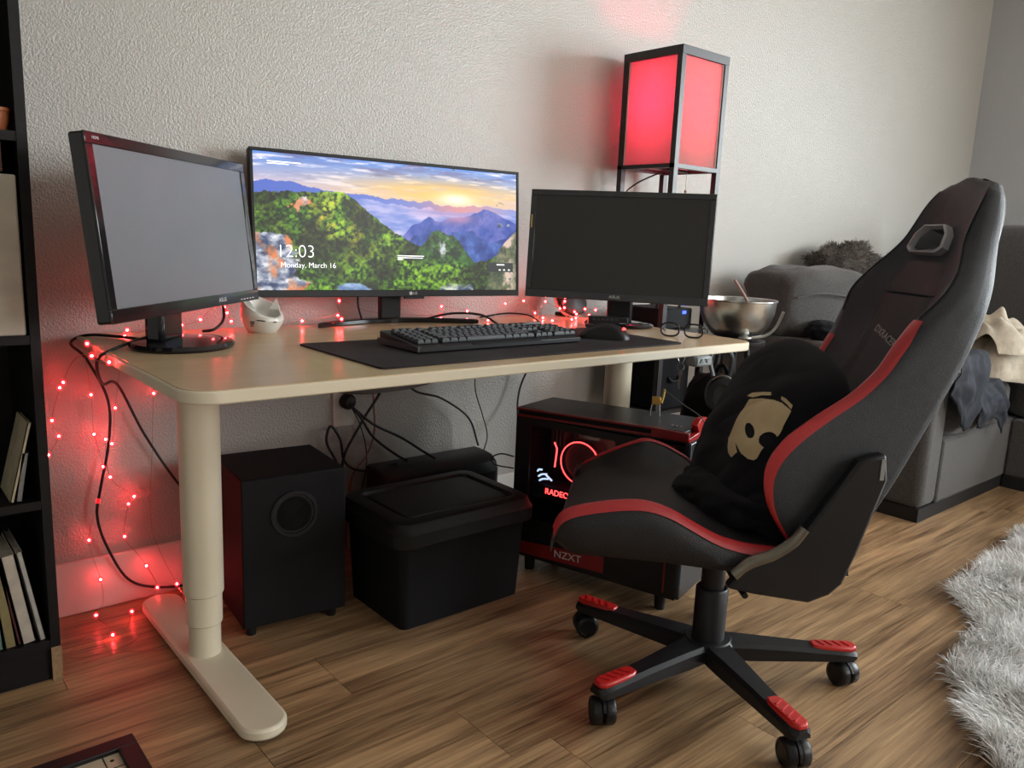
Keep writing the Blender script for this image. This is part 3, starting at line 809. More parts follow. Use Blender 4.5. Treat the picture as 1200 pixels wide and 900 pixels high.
for i in range(5):
    a = R(30 + 72 * i + 2) - R(180 - CH_A)
    Tz = Matrix.Rotation(a, 4, 'Z')
    L_ = 0.335
    rows = []
    for t, hw, zt, zb_ in ((0.03, .036, .104, .068), (0.09, .032, .102, .064), (0.2, .026, .096, .064), (0.30, .024, .090, .066), (L_ - .008, .024, .088, .066), (L_ + .004, .016, .084, .070)):
        rows.append([(t, -hw, zb_), (t, -hw, zt - .008), (t, -hw + .008, zt), (t, hw - .008, zt), (t, hw, zt - .008), (t, hw, zb_)])
    lg = MB().at(Tz).grid(rows, closed=True, cap=True).build('base_leg', M_BLK, chair, smooth=35)
    pad = MB().at(Tz).prism([(0.235, -.012), (0.25, -.018), (L_ - .01, -.018), (L_ + .002, -.010), (L_ + .002, .010), (L_ - .01, .018), (0.25, .018), (0.235, .012)], .086, .0985).build('foot_grip', M_RED, chair, bevel=0.004)
    for k in range(4):
        MB().at(Tz @ Matrix.Translation((0.258 + k * 0.019, 0, 0.0985)) @ Matrix.Rotation(R(30), 4, 'Z')).box(-0.0025, 0.0025, -0.012, 0.012, -0.001, 0.0018).build('grip_rib', M_RED, pad)
    Tc = Tz @ Matrix.Translation((L_ - 0.018, 0, 0)) @ Matrix.Rotation(R(cast_dirs[i]) - a - R(180 - CH_A), 4, 'Z')
    cs = link_copy('caster', cast_me, chair, Tc)
    link_copy('caster_hood', hood_me, cs, Matrix.Identity(4))
    link_copy('caster_stem', stem_me, cs, Matrix.Translation((-0.0, 0, 0)))

# ------------------------------------------------------------------ hoodie on the chair
hood = thing('hoodie', 'black hooded sweatshirt with tan printed face bundled on the chair seat', 'clothing', (1.035, -1.105, 0), R(180 - CH_A))
HC = Vector((-0.105, -0.02, 0.575)); hb = Vector((-0.40, 0, 0.917)).normalized(); hn = Vector((hb.z, 0, -hb.x)); hs = Vector((0, -1, 0))   # up axis, forward axis, far-side axis
def fold(a, b):
    p = Vector((a * 1.7, b * 1.7, 3.1))
    return 0.5 * mnoise.noise(p) + 0.55 * (abs(mnoise.noise(Vector((a * 1.6 + b * 2.6, 0.7 * b - 1.2 * a, 7)))) - 0.25) * (1 - 0.4 * b)
def hood_front(a, b):      # a, b in -1..1: far side positive, up positive
    r_ = (abs(a) ** 3.2 + abs(b) ** 3.2)
    prof = max(0.0, 1 - r_) ** 0.42
    ww = 0.215 * (1 - 0.10 * max(0, b) ** 2); hh = 0.205 + 0.012 * math.sin(3 * a + .6)
    dpt = 0.095 * prof * (1 + 0.10 * (0.5 - b)) + 0.020 * fold(a, b) * prof ** 0.5
    return HC + hs * (a * ww) + hb * (b * hh) + hn * dpt
def hood_back(a, b):
    r_ = (abs(a) ** 3.2 + abs(b) ** 3.2)
    prof = max(0.0, 1 - r_) ** 0.42
    ww = 0.215 * (1 - 0.10 * max(0, b) ** 2); hh = 0.205 + 0.012 * math.sin(3 * a + .6)
    return HC + hs * (a * ww) + hb * (b * hh) - hn * (0.075 * prof)
def sq(u, v):    # square to a rounded square
    return u, v
NG = 96
def disc_pts():
    rows_ = []
    for i in range(NG + 1):
        r_ = math.sin(0.5 * math.pi * i / NG)
        ring_ = []
        for k in range(NG * 2):
            th = math.pi * k / NG
            c_, s_ = math.cos(th), math.sin(th)
            kk = (abs(c_) ** 3.2 + abs(s_) ** 3.2) ** (-1 / 3.2)
            ring_.append((r_ * c_ * kk, r_ * s_ * kk))
        rows_.append(ring_)
    return rows_
dp = disc_pts()
fr_ = [[hood_front(a, b) for a, b in ring_] for ring_ in dp]
bk_ = [[hood_back(a, b) for a, b in ring_] for ring_ in reversed(dp[:-1])]
MB().grid(fr_ + bk_, closed=True).build('body', M_CLOTH, hood, smooth=180)
# folds spilling over the seat
def lump(name, c, r_, seed, rz=0, noise=.22):
    rows_ = []
    for i in range(31):
        ph = -math.pi / 2 + math.pi * i / 30
        rg = []
        for k in range(60):
            t_ = math.pi * k / 30
            x, y, z = math.cos(ph) * math.cos(t_), math.cos(ph) * math.sin(t_), math.copysign(abs(math.sin(ph)) ** .8, math.sin(ph))
            q = Vector((x * 1.8 + seed, y * 1.8, z * 1.2))
            f_ = 1 + noise * (mnoise.noise(q) + .8 * abs(mnoise.noise(q * 1.7)))
            X, Y = x * f_ * r_[0], y * f_ * r_[1]
            rg.append((c[0] + X * math.cos(rz) - Y * math.sin(rz), c[1] + X * math.sin(rz) + Y * math.cos(rz), c[2] + z * f_ * r_[2]))
        rows_.append(rg)
    return MB().grid(rows_, closed=True, cap=True).build(name, M_CLOTH, hood, smooth=180)
lump('hem', (-0.03, 0.02, 0.452), (0.115, 0.185, 0.045), 2.0)
lump('sleeve', (-0.055, 0.155, 0.465), (0.05, 0.075, 0.055), 8.0, 0.5)
hood_cap = []
for i in range(21):
    t = i / 20
    rw = []
    for k in range(17):
        a = math.pi * k / 16
        p = HC + hb * (0.155 + 0.050 * math.sin(math.pi * t) ** .6 * math.sin(a) ** .7) + hs * (-0.15 + 0.31 * t) + hn * (0.0 + 0.060 * math.cos(a) * math.sin(math.pi * (0.08 + 0.84 * t)) ** .6)
        rw.append(p)
    hood_cap.append(rw)
MB().grid(hood_cap).build('hood', M_CLOTH, hood, smooth=180)
PRINT = {
'face': [(-0.194, 0.24), (-0.371, 0.317), (-0.552, 0.364), (-0.683, 0.378), (-0.792, 0.358), (-0.818, 0.346), (-0.817, 0.295), (-0.821, 0.133), (-0.82, -0.023), (-0.78, -0.129), (-0.765, -0.245), (-0.741, -0.278), (-0.675, -0.296), (-0.576, -0.283), (-0.487, -0.241), (-0.415, -0.212), (-0.515, -0.294), (-0.436, -0.377), (-0.324, -0.35), (-0.156, -0.221), (-0.168, -0.067), (-0.156, 0.079)],
'brim': [(-0.129, 0.254), (-0.175, 0.31), (-0.341, 0.382), (-0.462, 0.42), (-0.491, 0.394), (-0.341, 0.34), (-0.23, 0.273)],
'brim2': [(-0.642, 0.436), (-0.695, 0.44), (-0.803, 0.406), (-0.813, 0.362), (-0.747, 0.389), (-0.654, 0.406)],
'eye': [(-0.585, -0.009), (-0.551, 0.013), (-0.51, 0.029), (-0.47, 0.035), (-0.436, 0.03), (-0.415, 0.016), (-0.414, -0.006), (-0.431, -0.032), (-0.46, -0.058), (-0.5, -0.08), (-0.541, -0.095), (-0.577, -0.102), (-0.605, -0.097), (-0.62, -0.083), (-0.622, -0.061), (-0.61, -0.035)],
'eye2': [(-0.841, 0.023), (-0.822, 0.05), (-0.795, 0.065), (-0.762, 0.068), (-0.728, 0.058), (-0.7, 0.035), (-0.682, 0.004), (-0.68, -0.03), (-0.694, -0.064), (-0.719, -0.089), (-0.752, -0.104), (-0.786, -0.107), (-0.815, -0.095), (-0.837, -0.074), (-0.849, -0.043), (-0.85, -0.009)]}
def inside(p, poly):
    x, y = p; c = False
    for i in range(len(poly)):
        (x1, y1), (x2, y2) = poly[i - 1], poly[i]
        if (y1 > y) != (y2 > y) and x < (x2 - x1) * (y - y1) / (y2 - y1) + x1: c = not c
    return c
pm_ = MB(); ids = {}
GA, GB = 190, 150
def gpt(i, k):
    if (i, k) not in ids:
        a, b = -0.88 + 0.78 * i / GA, -0.40 + 0.86 * k / GB
        ids[(i, k)] = len(pm_.v); pm_.v.append(tuple(hood_front(a, b) + hn * 0.0022 - hs * 0.0012))
    return ids[(i, k)]
for i in range(GA):
    for k in range(GB):
        p = (-0.88 + 0.78 * (i + .5) / GA, -0.40 + 0.86 * (k + .5) / GB)
        if (inside(p, PRINT['face']) and not inside(p, PRINT['eye']) and not inside(p, PRINT['eye2'])) or inside(p, PRINT['brim']) or inside(p, PRINT['brim2']):
            pm_.f.append((gpt(i, k), gpt(i, k + 1), gpt(i + 1, k + 1), gpt(i + 1, k)))
pr_o = pm_.build('print', M_TAN, hood, smooth=180)


# ------------------------------------------------------------------ PC tower
PCA = math.atan2(-0.96058, 0.278)
pc = thing('computer_tower', 'black computer tower with red trim and glowing side window under the desk', 'computer', (1.07, -0.37, 0), PCA)
PLn, PWd, PHt = 0.52, 0.205, 0.505      # local x rear to front, y from the window side inward
c_ = MB()
c_.box(0, PLn, 0.004, PWd, 0.045, 0.06).box(0, 0.02, 0.004, PWd, 0.06, 0.46).box(PLn - 0.03, PLn, 0.004, PWd, 0.06, 0.46).box(0.02, PLn - 0.03, PWd - 0.012, PWd, 0.06, 0.46).box(0.02, PLn - 0.03, 0.012, PWd - 0.012, 0.448, 0.46)
c_.build('chassis', M_CASE, pc)
# side panel around the window
WX0, WX1, WZ0, WZ1 = 0.050, 0.318, 0.165, 0.447
sp = MB()
sp.box(0, WX0, 0, 0.006, 0.05, 0.468).box(WX1 + .05, PLn, 0, 0.006, 0.05, 0.468).box(WX0, WX1 + .05, 0, 0.006, WZ1, 0.468).box(WX0, WX1 + .05, 0, 0.006, 0.05, WZ0)
sp.prism([(WX1, WZ1), (WX1 + .05, WZ1), (WX1 + .05, WZ0), (WX1 + .045, WZ0)], 0, 0.006, 'xz')
sp.build('side_panel', M_CASE, pc)
MB().box(WX0, WX1 + .05, 0.002, 0.004, WZ0, WZ1).build('side_window', M_GLASS, pc)
MB().prism([(0.0, 0.468), (PLn, 0.476), (PLn, 0.486), (0.0, 0.474)], 0.0, PWd, 'xz').build('top_vent', M_BLK, pc)
MB().prism([(0.006, 0.473), (0.42, 0.484), (0.42, 0.497), (0.006, 0.484)], -0.0005, 0.02, 'xz').build('vent_slot', M_BLK2, pc)
for (za, zb_) in ((0.468, 0.4735), (0.487, 0.492)):
    MB().prism([(0.0, za), (0.43, za + .012), (0.43, zb_ + .012), (0.0, zb_)], -0.002, 0.006, 'xz').build('red_trim', M_REDP, pc)
MB().prism([(0.42, 0.478), (PLn + .004, 0.480), (PLn + .004, 0.503), (0.42, 0.5035)], -0.003, 0.012, 'xz').build('red_corner', M_REDP, pc, bevel=0.002)
tp = MB().prism([(0.0, 0.478), (PLn - .01, 0.490), (PLn - .01, PHt), (0.0, 0.493)], 0.004, PWd - 0.004, 'xz').build('top_panel', M_CASE, pc, bevel=0.003)
for k in range(3):
    MB().box(0.455 + .012 * k, 0.460 + .012 * k, 0.05, 0.055, PHt - .001, PHt + .0012).build('jack', M_LGREY, tp)
# angular red and grey bezel at the front top
MB().prism([(0.0, 0.49), (0.07, 0.494), (0.05, 0.515), (0.075, 0.53), (0.115, 0.528), (0.145, 0.51), (0.205, 0.492), (0.205, 0.478), (0.0, 0.478)], PLn - .012, PLn + .006, 'yz').build('front_crest', M_RED, pc, bevel=0.002)
MB().box(PLn - .004, PLn + .012, 0.0, PWd, 0.05, 0.478).build('front_panel', mat('front_panel_blue_black', (0.035, 0.045, 0.055), 0.25), pc, bevel=0.004)
MB().box(PLn - .035, PLn - .031, -0.0015, 0.002, 0.06, 0.465).build('front_red_line', M_REDP, pc)
# plate with the maker's name on the side
MB().prism([(0.02, 0.056), (0.308, 0.066), (0.308, 0.112), (0.02, 0.092)], -0.003, 0.001, 'xz').build('name_plate', M_REDP, pc)
text('name_text', 'NZXT', 0.030, Matrix.Translation((0.195, -0.0036, 0.084)) @ Matrix.Rotation(R(2.2), 4, 'Y').inverted() @ FR, M_LGREY, pc, 0.0003, sx=1.1)
for (x_, y_) in ((0.05, 0.03), (0.05, 0.175), (0.47, 0.03), (0.47, 0.175)):
    MB().cyl((x_, y_, 0), (x_, y_, 0.048), 0.014, 0.017, 14).build('case_foot', M_BLK, pc, smooth=40)
# inside
MB().box(0.03, 0.36, 0.150, 0.156, 0.10, 0.44).build('motherboard', mat('board_black', (0.012, 0.014, 0.016), 0.5, var=0.6, scale=60), pc)
gp = MB().box(0.035, 0.30, 0.03, 0.15, 0.225, 0.268).build('graphics_card', M_BLK, pc, bevel=0.004)
text('card_text', 'RADEON', 0.024, Matrix.Translation((0.140, 0.0292, 0.250)) @ FR, M_GLOWR, gp, 0.0005)
MB().at(Matrix.Translation((0.183, 0.06, 0.345)) @ Matrix.Rotation(R(90), 4, 'X')).tube([(0.062 * math.cos(a), 0.062 * math.sin(a), 0) for a in np.linspace(0, 2 * math.pi, 33)], 0.0018, 6, 1).build('fan_ring', M_GLOWR, pc)
MB().at(Matrix.Translation((0.183, 0.085, 0.345)) @ Matrix.Rotation(R(90), 4, 'X')).lathe([(0.0, -.01), (0.056, -.01), (0.056, .012), (0.05, .014), (0.02, .004), (0.0, .004)], 30).build('cooler_fan', M_BLK, pc, smooth=40)
MB().tube([(0.108, 0.04, 0.398), (0.118, 0.04, 0.380), (0.113, 0.04, 0.325)], 0.0022, 6, 1).build('memory_light', M_GLOWR, pc)
MB().box(0.336, 0.35, 0.02, 0.03, 0.41, 0.425).build('status_light', M_GLOWR, pc)
MB().box(0.312, 0.332, 0.02, 0.03, 0.405, 0.43).build('status_light', M_GLOWR, pc)
for k in range(4):
    MB().box(0.070 + .013 * k, 0.075 + .013 * k, 0.09, 0.13, 0.375, 0.425).build('memory_stick', M_DARK, pc)
for k, (a, b) in enumerate((((.062, .305), (.078, .312)), ((.066, .290), (.095, .302)), ((.090, .300), (.112, .285)), ((.07, .278), (.10, .288)))):
    MB().tube([(a[0], 0.03, a[1]), ((a[0] + b[0]) / 2, 0.024, (a[1] + b[1]) / 2 + .004), (b[0], 0.03, b[1])], 0.0028, 6, 3).build('lit_cable', M_GLOWB, pc, smooth=60)
led = bpy.data.lights.new('case_light', 'POINT'); led.energy = 0.15; led.color = (1, 0.05, 0.05); led.shadow_soft_size = 0.02
lo = bpy.data.objects.new('case_light', led); COL.objects.link(lo); lo.parent = pc; lo.location = (0.25, 0.05, 0.40)

# ------------------------------------------------------------------ under the desk
sub = thing('subwoofer', 'tall black subwoofer box with a round port beside the desk leg', 'speaker', (0.262, -0.345, 0), R(-5.6))
MB().box(0, 0.256, 0, 0.245, 0.028, 0.398).build('cabinet', M_BLK2, sub, bevel=0.003)
Tp = Matrix.Translation((0.125, -0.001, 0.30)) @ Matrix.Rotation(R(90), 4, 'X')
MB().at(Tp).lathe([(0.040, -0.07), (0.043, -0.01), (0.050, 0.003), (0.057, 0.003), (0.059, 0.0)], 40).build('port', M_BLK, sub, smooth=50)
MB().at(Tp).lathe([(0.0, 0.0012), (0.0425, 0.0012)], 32).build('port_throat', mat('port_dark', (0.002, 0.002, 0.002), 0.9), sub)
for (x_, y_) in ((0.025, 0.03), (0.23, 0.03), (0.025, 0.22), (0.23, 0.22)):
    MB().cyl((x_, y_, 0), (x_, y_, 0.029), 0.012, 0.014, 12).build('foot', M_BLK, sub, smooth=40)

bn = thing('storage_bin', 'lidded black plastic storage bin on the floor between subwoofer and computer', 'storage bin')
b0 = rrect(0.592, 0.972, -0.522, -0.262, 0.02, 4); b1 = rrect(0.578, 0.982, -0.536, -0.252, 0.025, 4)
MB().grid([[(x, y, 0.0) for x, y in b0], [(x, y, 0.25) for x, y in b1]], closed=True, cap=True).build('body', M_BLK2, bn, smooth=40)
M_LID = mat('bin_lid_plastic', (0.008, 0.008, 0.009), 0.5, spec=.3)
def lid_ring(g, z, r_=0.045):
    return [(x, y, z) for x, y in rrect(0.556 + g, 0.998 - g, -0.562 + g, -0.236 - g, max(0.012, r_ - g * .5), 5)]
MB().grid([lid_ring(0.004, 0.225), lid_ring(0, 0.23), lid_ring(0, 0.262), lid_ring(0.006, 0.268), lid_ring(0.012, 0.286), lid_ring(0.018, 0.290), lid_ring(0.046, 0.290), lid_ring(0.050, 0.281), lid_ring(0.058, 0.281), lid_ring(0.061, 0.287), lid_ring(0.075, 0.288)], closed=True, cap=True).build('lid', M_LID, bn, smooth=35)
M_GRV = mat('groove_black', (0.003, 0.003, 0.003), 0.8)
for (x_, y_) in ((0.60, -0.285), (0.60, -0.5), (0.94, -0.285), (0.94, -0.5)):
    MB().box(x_ - .006, x_ + .006, y_ - .022, y_ + .022, 0.284, 0.2895).build('lid_notch', M_GRV, bn)

bx = thing('surge_box', 'long black plastic equipment box against the wall behind the storage bin', 'electronics')
prof = [(-0.135, 0), (-0.135, 0.225), (-0.125, 0.252), (-0.10, 0.268), (-0.06, 0.273), (-0.01, 0.273), (-0.004, 0.268), (-0.004, 0)]
MB().prism([(a, b) for a, b in prof], 0.785, 1.205, 'yz').build('body', M_BLK, bx, bevel=0.006)
MB().box(0.80, 1.19, -0.1375, -0.134, 0.15, 0.22).build('front_grille', M_BLK2, bx)
for k in range(9):
    MB().box(0.83 + .04 * k, 0.85 + .04 * k, -0.139, -0.137, 0.17, 0.20).build('socket', M_GLOSS, bx)

ot = thing('wall_outlet', 'wall outlet plate behind the desk with black plugs in it', 'outlet', (0.728, WY, 0.450))
MB().box(-0.036, 0.036, -0.006, 0, -0.058, 0.058).build('plate', M_TRIM, ot, bevel=0.002)
for dz in (0.022, -0.024):
    MB().at(Matrix.Translation((0, -0.006, dz)) @ Matrix.Rotation(R(90), 4, 'X')).lathe([(0.016, 0), (0.016, 0.0015)], 20).build('socket', M_CERAM, ot)
MB().at(Matrix.Translation((0.006, -0.008, 0.020)) @ Matrix.Rotation(R(90), 4, 'X')).lathe([(0.0, 0), (0.024, 0), (0.024, 0.018), (0.016, 0.028), (0.0, 0.03)], 20).build('plug', M_BLK, ot, smooth=40)

def cable(label, pts, r=0.0035, m=None, cat='cable', name='power_cable', sm=8):
    return tag(MB().tube(pts, r, 7, sm).build(name, m or M_CABLE, smooth=70), label, cat)
cable('black cable hanging off the desk left end down to the baseboard', [(0.11, -0.20, H + .005), (0.07, -0.12, H + .005), (0.02, -0.06, H + .003), (-0.006, -0.02, 0.69), (0.030, 0.0, 0.647), (0.072, 0.0, 0.542), (0.068, 0.0, 0.435), (0.046, 0.0, 0.33), (0.034, 0.0, 0.255), (0.052, 0.0, 0.173), (0.097, 0.0, 0.074), (0.169, 0.0, 0.032), (0.28, 0.005, 0.012)], 0.0034)
cable('black cable running from the left monitor diagonally behind the desk leg', [(0.16, -0.17, H + .03), (0.12, -0.22, H + .02), (0.02, -0.30, H + .004), (-0.012, -0.29, 0.69), (0.02, -0.18, 0.62), (0.088, -0.03, 0.585), (0.153, 0.0, 0.446), (0.236, 0.0, 0.296), (0.33, 0.0, 0.18)], 0.0034)
cable('thick black cable looping beside the outlet above the subwoofer', [(0.86, -0.06, 0.60), (0.809, -0.03, 0.488), (0.772, -0.01, 0.418), (0.717, 0.0, 0.319), (0.700, 0.0, 0.25), (0.68, -0.01, 0.30), (0.655, 0.0, 0.36), (0.668, 0.0, 0.405), (0.70, 0.0, 0.36), (0.715, 0.0, 0.29), (0.76, -0.03, 0.262), (0.86, -0.06, 0.275)], 0.0042)
cable('black plug cord dropping from the outlet to the equipment box', [(0.736, 0.0, 0.46), (0.76, -0.02, 0.42), (0.80, -0.02, 0.36), (0.87, -0.03, 0.30), (0.90, -0.06, 0.278)], 0.0042)
cable('second plug cord sagging right from the outlet to the box middle', [(0.74, 0.0, 0.455), (0.80, -0.02, 0.40), (0.90, -0.02, 0.345), (0.97, -0.04, 0.295), (0.99, -0.08, 0.278)], 0.0042)
cable('thin black wire hanging between outlet and subwoofer', [(0.738, 0.0, 0.452), (0.765, 0.0, 0.40), (0.79, 0.005, 0.32), (0.79, 0.005, 0.25), (0.765, 0.005, 0.15), (0.76, 0.0, 0.03)], 0.0018)
cable('dusty pink cord hanging beside the outlet', [(0.775, -0.05, 0.56), (0.80, -0.02, 0.47), (0.815, 0.0, 0.37), (0.79, 0.0, 0.30), (0.74, 0.0, 0.24), (0.72, 0.0, 0.10), (0.72, 0.0, 0.006)], 0.0034, mat('dusty_pink_cable', (0.30, 0.14, 0.12), 0.5))
cable('black cable arching from under the desk to the box right end', [(0.80, -0.15, 0.59), (0.92, -0.06, 0.50), (1.05, -0.02, 0.455), (1.17, -0.01, 0.375), (1.20, -0.03, 0.28)], 0.0036)
cable('thin black wire hanging down the wall right of the equipment box', [(1.19, -0.03, 0.60), (1.20, 0.0, 0.48), (1.235, 0.0, 0.38), (1.265, 0.005, 0.30), (1.25, 0.005, 0.24), (1.225, 0.0, 0.16), (1.215, 0.0, 0.01)], 0.0020)
cable('black cable dropping from the desk to the back of the computer', [(1.47, -0.05, 0.66), (1.44, -0.02, 0.56), (1.40, 0.0, 0.45), (1.36, -0.05, 0.35), (1.26, -0.26, 0.30)], 0.0035)
cable('black cable loop sagging under the desk by the right desk leg', [(1.36, -0.50, 0.675), (1.39, -0.50, 0.645), (1.43, -0.51, 0.638), (1.48, -0.52, 0.645), (1.52, -0.53, 0.675)], 0.0032)
cable('small cable loop sticking out behind the computer', [(1.075, -0.36, 0.34), (1.05, -0.33, 0.345), (1.03, -0.31, 0.33), (1.04, -0.32, 0.31), (1.085, -0.35, 0.30)], 0.0022)
for k in range(4):
    cable(('lowest', 'second lowest', 'second highest', 'highest')[k] + ' of four cables fanned out behind the computer near the floor', [(1.08 + .02 * k, -0.33 + .01 * k, 0.20), (1.08, -0.22, 0.17 + .01 * k), (1.05 + .02 * k, -0.13, 0.08 + .03 * k), (1.1 + .03 * k, -0.05, 0.012 + .02 * k)], 0.0028)

# ------------------------------------------------------------------ lamp with shelves in the corner of the desk
M_ESP = mat('espresso_wood', (0.016, 0.012, 0.012), 0.38, var=0.2)
def shade_mat():
    m = bpy.data.materials.new('paper_shade'); m.use_nodes = True
    N, L = m.node_tree.nodes, m.node_tree.links
    out = N['Material Output']; N.remove(N['Principled BSDF'])
    t = N.new('ShaderNodeBsdfTranslucent'); d = N.new('ShaderNodeBsdfDiffuse')
    tc = N.new('ShaderNodeTexCoord'); nz = N.new('ShaderNodeTexNoise'); nz.inputs['Scale'].default_value = 120
    rp = N.new('ShaderNodeValToRGB'); rp.color_ramp.elements[0].color = (.52, .47, .43, 1); rp.color_ramp.elements[1].color = (.60, .56, .52, 1)
    L.new(tc.outputs['Object'], nz.inputs['Vector']); L.new(nz.outputs['Fac'], rp.inputs['Fac'])
    L.new(rp.outputs['Color'], t.inputs['Color']); L.new(rp.outputs['Color'], d.inputs['Color'])
    mx = N.new('ShaderNodeMixShader'); mx.inputs['Fac'].default_value = 0.3
    L.new(t.outputs[0], mx.inputs[1]); L.new(d.outputs[0], mx.inputs[2]); L.new(mx.outputs[0], out.inputs['Surface'])
    return m
M_SHADE = shade_mat()
LX, LY, LW, LZ = 1.80, -0.287, 0.26, 1.628
lamp = thing('shelf_lamp', 'tall dark wood floor lamp with shelves and glowing red square shade', 'lamp', (LX, LY, 0))
PT = 0.021
for (a, b) in ((0, 0), (LW - PT, 0), (0, LW - PT), (LW - PT, LW - PT)):
    MB().box(a, a + PT, b, b + PT, 0, LZ - 0.0285).build('post', M_ESP, lamp)
tr = MB()
for z0, z1 in ((LZ - 0.028, LZ), (1.232, 1.246)):
    pz = [(0, LW, -0.001, PT), (0, LW, LW - PT, LW + .001), (-0.001, PT, PT, LW - PT), (LW - PT, LW + .001, PT, LW - PT)]
    for a, b, c, d in pz:
        MB().box(a, b, c, d, z0, z1).build('rail', M_ESP, lamp)
for z in (0.06, 0.36, 0.655, 0.93):
    MB().box(PT * .6, LW - PT * .6, PT * .6, LW - PT * .6, z, z + 0.014).build('shelf', M_ESP, lamp)
for a, b, c, d in ((PT, LW - PT, .010, .012), (PT, LW - PT, LW - .012, LW - .010), (.010, .012, PT, LW - PT), (LW - .012, LW - .010, PT, LW - PT)):
    MB().box(a, b, c, d, 1.246, LZ - 0.028).build('shade_panel', M_SHADE, lamp)
for (a, b, c, d) in ((PT, PT + .004, .006, .010), (LW - PT - .004, LW - PT, .006, .010), (.006, .010, PT, PT + .004), (.006, .010, LW - PT - .004, LW - PT)):
    MB().box(a, b, c, d, 1.246, LZ - 0.028).build('shade_strip', M_TRIM, lamp)
MB().box(PT, LW - PT, LW / 2 - .008, LW / 2 + .008, 1.234, 1.244).build('socket_bar', M_ESP, lamp)
MB().lathe([(0.018, 1.236), (0.018, 1.30), (0.014, 1.31)], 18, c=(LW / 2, LW / 2, 0)).build('socket', M_BLK, lamp, smooth=40)
MB().sphere((LW / 2, LW / 2, 1.36), 0.03, 10, (1, 1, 1.25)).build('bulb', mat('red_bulb', (0.8, 0.1, 0.1), 0.4, emit=(1.0, 0.05, 0.10), estr=20), lamp, smooth=180)
MB().tube([(LW / 2, LW / 2 - .03, 1.236), (LW / 2 - .05, LW / 2 - .01, 1.225), (0.06, LW - .03, 1.18), (0.03, LW - .012, 1.12), (0.025, LW - .004, 0.9), (0.025, LW - .004, 0.2)], 0.003, 6, 6).build('cord', M_CABLE, lamp, smooth=60)
ch = MB().tube([(LW / 2 + .03, LW / 2 - .06, 1.238), (LW / 2 + .03, LW / 2 - .06, 1.165)], 0.0008, 5, 1).build('pull_chain', M_IRON, lamp)
MB().sphere((LW / 2 + .03, LW / 2 - .06, 1.162), 0.005, 6).build('chain_ball', M_IRON, ch, smooth=180)
bl = bpy.data.lights.new('bulb_light', 'POINT'); bl.energy = 6.5; bl.color = (1.0, 0.025, 0.10); bl.shadow_soft_size = 0.035
bo = bpy.data.objects.new('bulb_light', bl); COL.objects.link(bo); bo.parent = lamp; bo.location = (LW / 2, LW / 2, 1.47)

rtr = thing('router', 'black router with a blue light on the lamp shelf behind the monitor', 'router', (LX + 0.13, LY + 0.13, 0.669))
MB().box(-0.09, 0.09, -0.09, 0.09, 0, 0.075).build('body', M_BLK2, rtr, bevel=0.006)
for a in (-0.07, 0.06):
    MB().tube([(a, -0.05, 0.07), (a * 1.0 + .01, -0.05, 0.14)], 0.005, 8, 1).build('antenna', M_BLK, rtr)
MB().box(0.03, 0.05, -0.0925, -0.0895, 0.055, 0.066).build('status_light', mat('blue_led', (0, 0, .5), .4, emit=(0.02, 0.06, 1.0), estr=4), rtr)
cube = thing('fabric_cube', 'black fabric storage cube on the lamp shelf below desk height', 'storage box', (LX + 0.13, LY + 0.13, 0.374))
MB().box(-0.095, 0.095, -0.095, 0.095, 0, 0.21).build('body', M_CLOTH, cube, bevel=0.008)
MB().tube([(-.03, -.098, .12), (-.02, -.104, .105), (.02, -.104, .105), (.03, -.098, .12)], 0.005, 6, 3).build('pull_tab', M_BLK2, cube)

# ------------------------------------------------------------------ on the desk
tag(MB().prism(rrect(0.392, 1.332, -0.742, -0.372, 0.012, 4), H, H + 0.004).build('desk_mat', M_PAD, smooth=30), 'large dark grey cloth desk mat under the keyboard and mouse', 'desk mat')
ZP = H + 0.004
kb = thing('keyboard', 'black full size mechanical keyboard with macro keys on the desk mat', 'keyboard', (0.558, -0.622, ZP))
KW, KD = 0.502, 0.168
MB().prism([(0, 0.002), (0.0, 0.014), (KD * .12, 0.017), (KD, 0.033), (KD, 0.004), (KD * .5, 0.0)], 0, KW, 'yz').build('case', M_BLK, kb, bevel=0.002)
MB().box(-0.003, 0.004, 0.0, KD + .004, 0.004, 0.016).build('side_strip', M_DARK, kb)
MB().box(0.15, 0.36, -0.001, 0.012, 0.012, 0.0155).build('front_lip', M_BLK2, kb)
slope = math.atan2(0.016, KD * .88)
KT = Matrix.Translation((0, KD * .12, 0.0172)) @ Matrix.Rotation(slope, 4, 'X')
def key_mesh(w):
    m = MB(); hw, hd = w / 2 - .0009, .0084
    m.grid([[(-hw, -hd, 0.001), (hw, -hd, 0.001), (hw, hd, 0.001), (-hw, hd, 0.001)], [(-hw, -hd, 0.004), (hw, -hd, 0.004), (hw, hd, 0.004), (-hw, hd, 0.004)], [(-hw + .0026, -hd + .0022, 0.0105), (hw - .0026, -hd + .0022, 0.0105), (hw - .0026, hd - .0014, 0.0105), (-hw + .0026, hd - .0014, 0.0105)]], closed=True, cap=True)
    return m.mesh('key', M_KEY)
kms = {}
P_ = 0.0188
def key(x, rowy, wu):
    if wu not in kms: kms[wu] = key_mesh(wu * P_)
    link_copy('key', kms[wu], kb, KT @ Matrix.Translation((x + wu * P_ / 2, rowy, 0)))
RY = [0.010 + P_ * k for k in range(5)] + [0.010 + P_ * 5 + .006]
gx = 0.010
for r in range(6):
    for c in range(3): key(gx + c * P_, RY[r], 1)
mx0 = gx + 3 * P_ + .010
